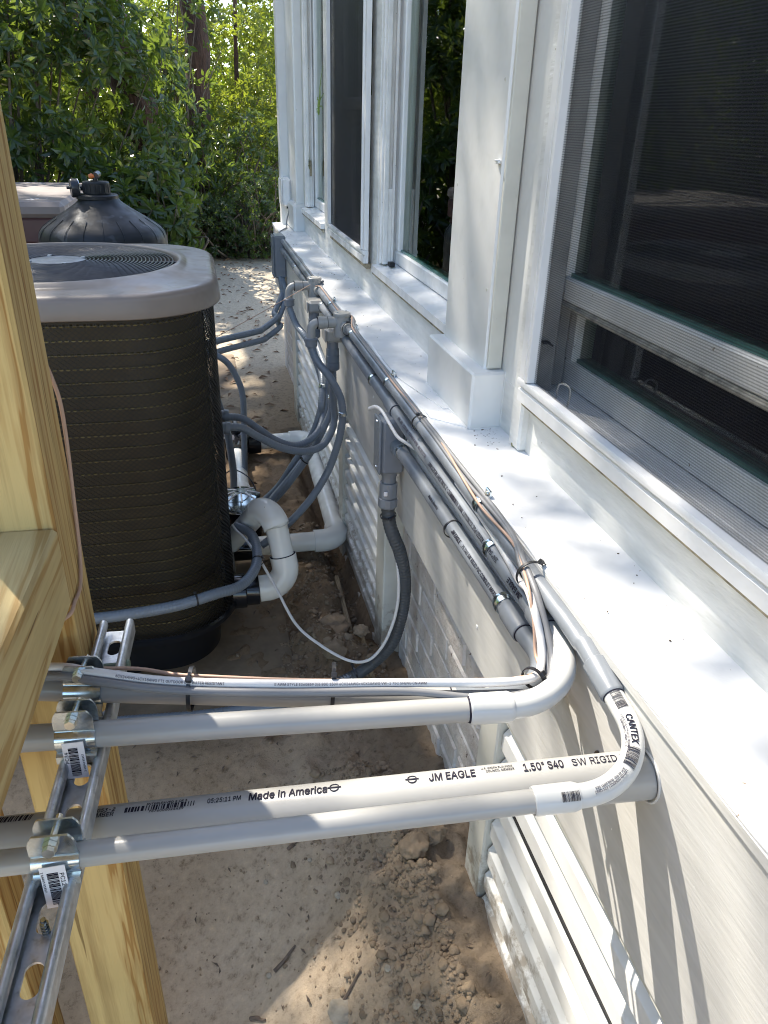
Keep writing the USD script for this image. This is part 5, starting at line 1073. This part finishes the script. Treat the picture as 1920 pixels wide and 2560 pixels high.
def crown(seed, n, xr, yr, zr, per=26, L_=.115):
    rg = np.random.default_rng(seed); c = np.column_stack([rg.uniform(*xr, n * 16), rg.uniform(*yr, n * 16), rg.uniform(*zr, n * 16)]) - [0, 0, H]
    k_ = (c[:, 2] + .485) / sd[2]; px, py = c[:, 0] - sd[0] * k_, c[:, 1] - sd[1] * k_
    keep = shade_want(px, py) > rg.uniform(.25, .75, len(c)); c = c[keep][:n]
    N = len(c) * per; C = np.repeat(c, per, 0) + rg.normal(0, .15, (N, 3)) * [1, 1, .6]
    d = rg.normal(size=(N, 3)); d[:, 2] -= .3; nr = rg.normal(size=(N, 3)) + [0, 0, 1.2]; ln = L_ * rg.uniform(.7, 1.2, N)
    V, F, k2 = leaves(C, d, nr, ln, ln * .42, LT4); return c, TM(V, F)
def tree(label, P, rad, seed, n, xr, yr, zr, leans=()):
    P = [np.array(p) - [0, 0, H] for p in P]; t = thing('tree', label, 'tree', (P[0][0], P[0][1], -1.25))
    Q = spline(P, 8); part(t, 'trunk', tube(Q, np.interp(np.linspace(0, 1, len(Q)), np.linspace(0, 1, len(rad)), rad) * (1 + .05 * np.sin(np.arange(len(Q)) * 1.7)), 14), M['bark'], True)
    if n:
        c, m = crown(seed, n, xr, yr, zr); rg = np.random.default_rng(seed + 1)
        part(t, 'crown', m, M['leaf_crown'], False, kind='stuff')
        for i in rg.choice(len(c), 26, replace=False):
            s = Q[rg.integers(len(Q) * 2 // 3, len(Q))]; e_ = c[i]; mid = (s + e_) / 2 + rg.normal(0, .25, 3) + [0, 0, .3]
            B_ = spline([s, mid, e_], 6); part(t, 'branch', tube(B_, np.linspace(.045, .008, len(B_)), 6, False), M['bark'], True)
    return t
tree('brown barked tree in the middle of the hedge, its trunk plain between lit leaves', [(.10, 9.2, -.1), (.12, 9.2, 1.3), (.11, 9.2, 2.4), (-.5, 9.0, 5.0), (-1.6, 8.4, 7.6)], (.15, .125, .12, .10, .05), 41, 560, (-5.2, -1.0), (3.2, 12.5), (6.0, 8.6))
tree('leaning thick brown trunk at upper left among the laurel leaves', [(-.15, 8.1, -.1), (-.42, 8.1, 1.2), (-.68, 8.1, 2.2), (-1.8, 7.9, 5.6), (-3.2, 7.6, 9.2)], (.20, .18, .17, .14, .06), 43, 560, (-6.6, -1.6), (4.2, 14.5), (7.4, 10.4))
tree('slim grey trunk at the far upper left behind the shrubs', [(-1.05, 10.2, -.1), (-1.04, 10.2, 2.0), (-1.1, 10.3, 5.5)], (.10, .085, .05), 45, 0, None, None, None)
tree('thin bare stem beside the thicket near the house corner', [(.62, 10.0, -.1), (.58, 10.0, 1.5), (.66, 10.0, 3.4)], (.03, .026, .015), 46, 0, None, None, None)

# ------------------------------------------------------------------ lizards
import manifold3d as m3
def chain(pts, rads, refine=.002):
    parts_ = []
    sp_ = lambda p, r: m3.Manifold.sphere(float(r), 14).translate([float(x) for x in p])
    for i in range(len(pts) - 1): parts_.append(m3.Manifold.batch_hull([sp_(pts[i], rads[i]), sp_(pts[i + 1], rads[i + 1])]))
    return parts_
def anole(name, label, m, S, D, X, ln, side):
    """A small lizard flat on the wall plane x = X: S snout (y, z), D tail direction."""
    S = np.array(S); D = unit(D); N_ = np.array([-D[1], D[0]])
    w = lambda s, l=0, h=0: (X - h * ln - (l + .17) * ln * .8, *(S + D * s * ln + N_ * l * ln))
    P = [w(0, 0, .045), w(.09, 0, .055), w(.15, .0, .06), w(.22, .01, .05), w(.32, .02, .06), w(.48, .01, .06), w(.58, -.01, .045), w(.75, .02, .03), w(1.0, .05, .025), w(1.35, .02, .02), w(1.75, -.05, .014)]
    R = np.array([.018, .040, .045, .034, .048, .050, .036, .024, .016, .010, .004]) * ln
    ps = chain(P, R)
    for s, l in ((.30, 1), (.30, -1), (.56, 1), (.56, -1)):
        a_ = w(s, l * .03, .045); b_ = w(s + (.05 if s > .4 else -.02), l * .13, .05); c_ = w(s + (.12 if s > .4 else -.09), l * .16, .02)
        ps += chain([a_, b_, c_], np.array([.022, .016, .011]) * ln)
        for k_ in (-1, 0, 1): ps += chain([c_, w(s + (.17 if s > .4 else -.14) + k_ * .01, l * (.17 + k_ * .03), .012)], np.array([.008, .004]) * ln)
    for l in (1, -1): ps += [m3.Manifold.sphere(.012 * ln, 10).translate(list(map(float, w(.085, l * .034, .075))))]
    M_ = m3.Manifold.batch_boolean(ps, m3.OpType.Add); mm = M_.to_mesh(); tm = trimesh.Trimesh(mm.vert_properties[:, :3], mm.tri_verts)
    v, f = trimesh.remesh.subdivide_to_size(tm.vertices, tm.faces, .004, max_iter=5); tm = trimesh.Trimesh(v, f); trimesh.smoothing.filter_taubin(tm, iterations=6)
    return single(name, tm, M[m], label, 'lizard', smooth=True)
anole('lizard', 'green lizard clinging head down to the white strip left of the dark screen', 'lizard', (3.185, .012), (-.42, .92), .5015, .098, 1)
anole('lizard', 'small brown lizard on the window track near the corner post', 'lizard_brown', (3.722, -.205), (.12, .99), .530, .055, 1)

# ------------------------------------------------------------------ things lying about
rg = random.Random(5)
def at_ground(x, y, dz=0): return (x, y, gz(x, y) + dz)
ms = []
BITS = {(s_, b_): lump(1.0, s_, .75, b_, .75) for s_ in range(1, 41) for b_ in (0, 1)}
for i in range(6000):
    z_ = rg.random()
    if z_ < .5: x, y = .32 - abs(rg.gauss(0, .085)), rg.uniform(-.1, 1.2)
    elif z_ < .8: x, y = rg.uniform(.12, .38), rg.uniform(1.35, 2.3)
    else: x, y = rg.uniform(-.3, .36), rg.uniform(.25, 2.2)
    if x > .385: continue
    r = min(.012, .0019 * math.exp(abs(rg.gauss(0, .62)))) * (1.0 if z_ < .8 else .6)
    m = BITS[i % 40 + 1, 1 if r > .0025 else 0].copy(); m.apply_scale(r); m.apply_translation(at_ground(x, y, r * .25)); ms.append(m)
meta(part(None, 'soil_crumbs', cat(*ms), M['clay'], True), 'loose crumbs of soil scattered along the foot of the wall', 'soil', None, 'stuff')
def clod(x, y, r, label, seed, m='clay', flat=.7, rough=.5, nm='soil_clod', cat_='clod', group=None, dz=.3):
    q_ = lump(r, seed, flat, 3, rough); v = q_.vertices; q_.vertices = v * (1 + .10 * (fbm(v / r * 4 + seed, 3, seed)[:, None] - .5) * 2)
    q_.apply_translation(at_ground(x, y, r * dz)); return single(nm, q_, M[m], label, cat_, group)
clod(.30, .905, .030, 'big brown soil clod against the foot of the cream trim post', 3)
clod(.342, .93, .026, 'smaller soil clod wedged between the trim post foot and the wall', 5)
clod(.28, 1.68, .040, 'large crumbly soil clod below the white pipe elbow', 8, dz=.1)
clod(.255, 1.52, .030, 'sunlit sandy clod in front of the louvre vent', 9, dz=.2)
clod(.335, 1.575, .018, 'soil lump perched on the buried board end', 14, dz=2.2)
clod(.19, .56, .022, 'broken grey brown clod at the bottom of the picture', 17); clod(.13, .72, .020, 'flat pale chunk of dry mud', 21, 'stone', .35)
for i, (x, y, r) in enumerate([(.02, .86, .006), (.06, .66, .005), (.16, .92, .007), (.10, .60, .007), (-.03, .72, .006), (.21, .73, .006), (.24, .66, .008), (.03, 1.02, .0045), (-.08, .62, .006), (.18, 1.10, .007), (.12, 1.02, .005), (-.02, 1.16, .005)]):
    clod(x, y, r, 'small tan pebble lying on the bare soil below the pipes', 30 + i, 'stone', .7, .3, 'pebble', 'pebble', 'pebbles on the soil')
def twig(x, y, L_, a_, label):
    c, s = math.cos(a_), math.sin(a_); P = [at_ground(x + c * L_ * t_, y + s * L_ * t_, .004) for t_ in (0, .35, .7, 1)]; P[1] = (P[1][0] + .004, P[1][1], P[1][2] + .003)
    return single('twig', tube(spline(P, 4), np.linspace(.0036, .0018, 13), 6), M['twig'], label, 'twig')
twig(.03, .86, .05, .55, 'short dark twig left of centre on the soil near the sunlit stripe'); twig(.12, .73, .055, .45, 'thin twig lying right of the sunlit stripe'); twig(.08, 1.06, .05, .15, 'dark twig just below the thick printed pipe'); twig(-.02, .80, .03, -.5, 'tiny curved twig on the sandy stripe')
def dead_leaf(x, y, L_, a_, label, w_=.4):
    c, s = math.cos(a_), math.sin(a_); v, f = LT8; V = np.array([(x + c * q[1] * L_ - s * q[0] * L_ * w_, y + s * q[1] * L_ + c * q[0] * L_ * w_, gz(x, y) + .006 + abs(q[0]) * .012 + q[1] * .004) for q in v])
    return single('dead_leaf', TM(V, f), M['deadleaf'], label, 'dead leaf', smooth=False)
dead_leaf(.055, 1.30, .045, .25, 'brown dead leaf above the thick printed pipe'); dead_leaf(.02, .60, .05, 1.4, 'reddish dead leaf at the bottom edge of the picture'); dead_leaf(.215, 1.03, .03, 2.4, 'curled dead leaf right of the sunlit stripe below the pipes'); dead_leaf(.18, 1.72, .03, .8, 'rust coloured leaf scrap beside the large clod')
ms = []
for i in range(60):
    x, y = -.215 + rg.gauss(0, .02), .64 + rg.gauss(0, .05); a_ = rg.uniform(0, 6.28); L_ = rg.uniform(.03, .07); z = gz(x, y)
    ms.append(tube(spline([(x, y, z - .005), (x + .3 * L_ * math.cos(a_), y + .3 * L_ * math.sin(a_), z + L_ * .5), (x + .8 * L_ * math.cos(a_), y + .8 * L_ * math.sin(a_), z + L_ * .55)], 3), np.linspace(.0012, .0004, 7), 4, False))
meta(part(None, 'dry_grass', cat(*ms), M['straw'], True), 'tuft of dry grass at the foot of the timber post', 'grass', None, 'stuff')
# litter on the far sand: small dark leaves and sticks as one carpet
rg2 = np.random.default_rng(77); n = 900; xy = np.column_stack([rg2.uniform(-.3, 1.3, n), rg2.uniform(2.6, 9, n)]); xy = xy[(xy[:, 0] < .36) | (xy[:, 1] > 4.4)]
z = ground_z(xy[:, 0], xy[:, 1]) + .006; n = len(xy); a_ = rg2.uniform(0, 6.28, n); d_ = np.column_stack([np.cos(a_), np.sin(a_), rg2.normal(0, .15, n)]); ln = rg2.uniform(.02, .07, n)
V, F, _ = leaves(np.column_stack([xy, z]), d_, rg2.normal(0, .3, (n, 3)) + [0, 0, 1], ln, ln * .35, LT4)
meta(part(None, 'leaf_litter', TM(V, F), M['deadleaf'], False), 'fallen leaves scattered over the far sandy ground', 'leaf litter', None, 'stuff')
def old_board(x0, y0, x1, y1, label, h=.07):
    a, b = np.array([x0, y0]), np.array([x1, y1]); L_ = np.linalg.norm(b - a); m = bx(-.006, .006, 0, L_, 0, h, .002); d_ = (b - a) / L_
    return single('buried_board', onto(m, (x0, y0, min(gz(x0, y0), gz(x1, y1)) - .02), [d_[1], -d_[0], 0], [d_[0], d_[1], 0], [0, 0, 1]), M['wood_old'], label, 'board')
old_board(.335, 1.36, .345, 1.60, 'weathered board edge sticking out of the soil before the vent', .085); old_board(.325, 1.66, .335, 1.95, 'old buried board edge running under the pipe elbow', .075)
# blemishes on the wall: a thin brown disc drawn in place of a dark hole
V = [( .3885, .548 + .006 * math.cos(t_) * (1 + .2 * math.sin(3 * t_)), -.632 + .017 * math.sin(t_)) for t_ in np.linspace(0, 2 * math.pi, 24, endpoint=False)]
hole = Polygon([(b, c) for _, b, c in V]); m = trimesh.creation.extrude_polygon(hole, .0006, engine='earcut'); v = m.vertices.copy()
part(house, 'hole_disc', TM(np.stack([.3885 - v[:, 2], v[:, 0], v[:, 1]], 1), m.faces[:, ::-1]), M['twig'], False)
single('snail_shell', lump(.0055, 3, .8, 2, .3).apply_translation((.492, 1.098, -.478)), M['straw'], 'tiny tan snail shell on the ledge in front of the near window', 'shell')

# nail heads, a paint blister, sheet laps and grit on the house paint
for (x, y, z) in [(.3885, .25, -.55), (.3885, .25, -.74), (.3885, .93, -.72), (.3885, 1.70, -.72), (.3885, 1.72, -.60), (.3885, 2.3, -.70), (.3885, 2.9, -.72)]:
    part(house, 'nail_head', sleeve((x + .0005, y, z), (x - .0006, y, z), [(0, .0034), (1, .0028)], 10), M['white'])
for (y, z) in [(1.235, .06), (1.43, -.1), (1.235, -.25)]:
    part(house, 'nail_head', sleeve((.4718, y, z), (.4708, y, z), [(0, .003), (1, .0022)], 10), M['cream'])
bl = lump(.008, 4, .5, 2, .8); bl.apply_translation((.4722, 1.229, -.052)); part(house, 'paint_blister', bl, M['white'], True)
part(house, 'plinth_caulk', [tube([(.4425, 1.189, -.4838), (.503, 1.189, -.4825)], .0022, 8), tube([(.4415, 1.190, -.4840), (.4415, 1.464, -.4840)], .0022, 8), tube([(.502, 1.189, -.382), (.502, 1.189, -.484)], .002, 8)], M['rough_white'], True)
def lap(pts): return vprism(Polygon(pts), -.4846, -.4828)
part(house, 'sheet_patch', lap([(.391, 1.50), (.43, 1.30), (.441, 1.30), (.441, 1.62), (.425, 1.80), (.391, 1.72)]), M['ledge'])
part(house, 'sheet_patch', lap([(.391, 1.255), (.4405, 1.20), (.4405, 1.272), (.391, 1.30)]), M['ledge'])
rg = random.Random(8); ms = []
for i in range(260):
    if i < 120: x, y = .50 - abs(rg.gauss(0, .022)), 1.185 - abs(rg.gauss(0, .05))
    elif i < 170: x, y = .499 - abs(rg.gauss(0, .01)), rg.uniform(.1, 3.6)
    else: x, y = rg.uniform(.40, .50), rg.uniform(.2, 3.8)
    if 1.19 < y < 1.47 and x > .438: continue
    r = rg.uniform(.0006, .0018); m = lump(r, i % 90 + 1, .6, 0, .9); m.apply_translation((x, y, -.4835)); ms.append(m)
meta(part(None, 'ledge_grit', cat(*ms), M['twig'], False), 'dark grit and bits of leaf blown onto the white ledge', 'grit', None, 'stuff')
rg2 = np.random.default_rng(99); n = 420; xy = np.column_stack([rg2.uniform(-.3, .38, n), rg2.uniform(.3, 2.6, n)])
z = ground_z(xy[:, 0], xy[:, 1]) + .002; a_ = rg2.uniform(0, 6.28, n); d_ = np.column_stack([np.cos(a_), np.sin(a_), rg2.normal(0, .2, n)]); ln = rg2.uniform(.004, .022, n) ** 1.0
V, F, _ = leaves(np.column_stack([xy, z]), d_, rg2.normal(0, .4, (n, 3)) + [0, 0, 1], ln, ln * .22 + .0008, LT4)
meta(part(None, 'plant_scraps', TM(V, F), M['twig'], False), 'small scraps of bark and leaf pressed into the near soil', 'plant scraps', None, 'stuff')
for x, y, z in () and ((-.19, .60, -.379), (-.225, .60, -.379)): part(st, 'screw_head', sleeve((x, y, z - .001), (x, y, z + .0012), [(0, .005), (.6, .0048), (1, .003)], 12), M['galv'])
for z in (): part(st, 'screw_head', sleeve((-.1640, .69, z), (-.1620, .69, z), [(0, .0048), (.6, .0045), (1, .003)], 12), M['galv'])
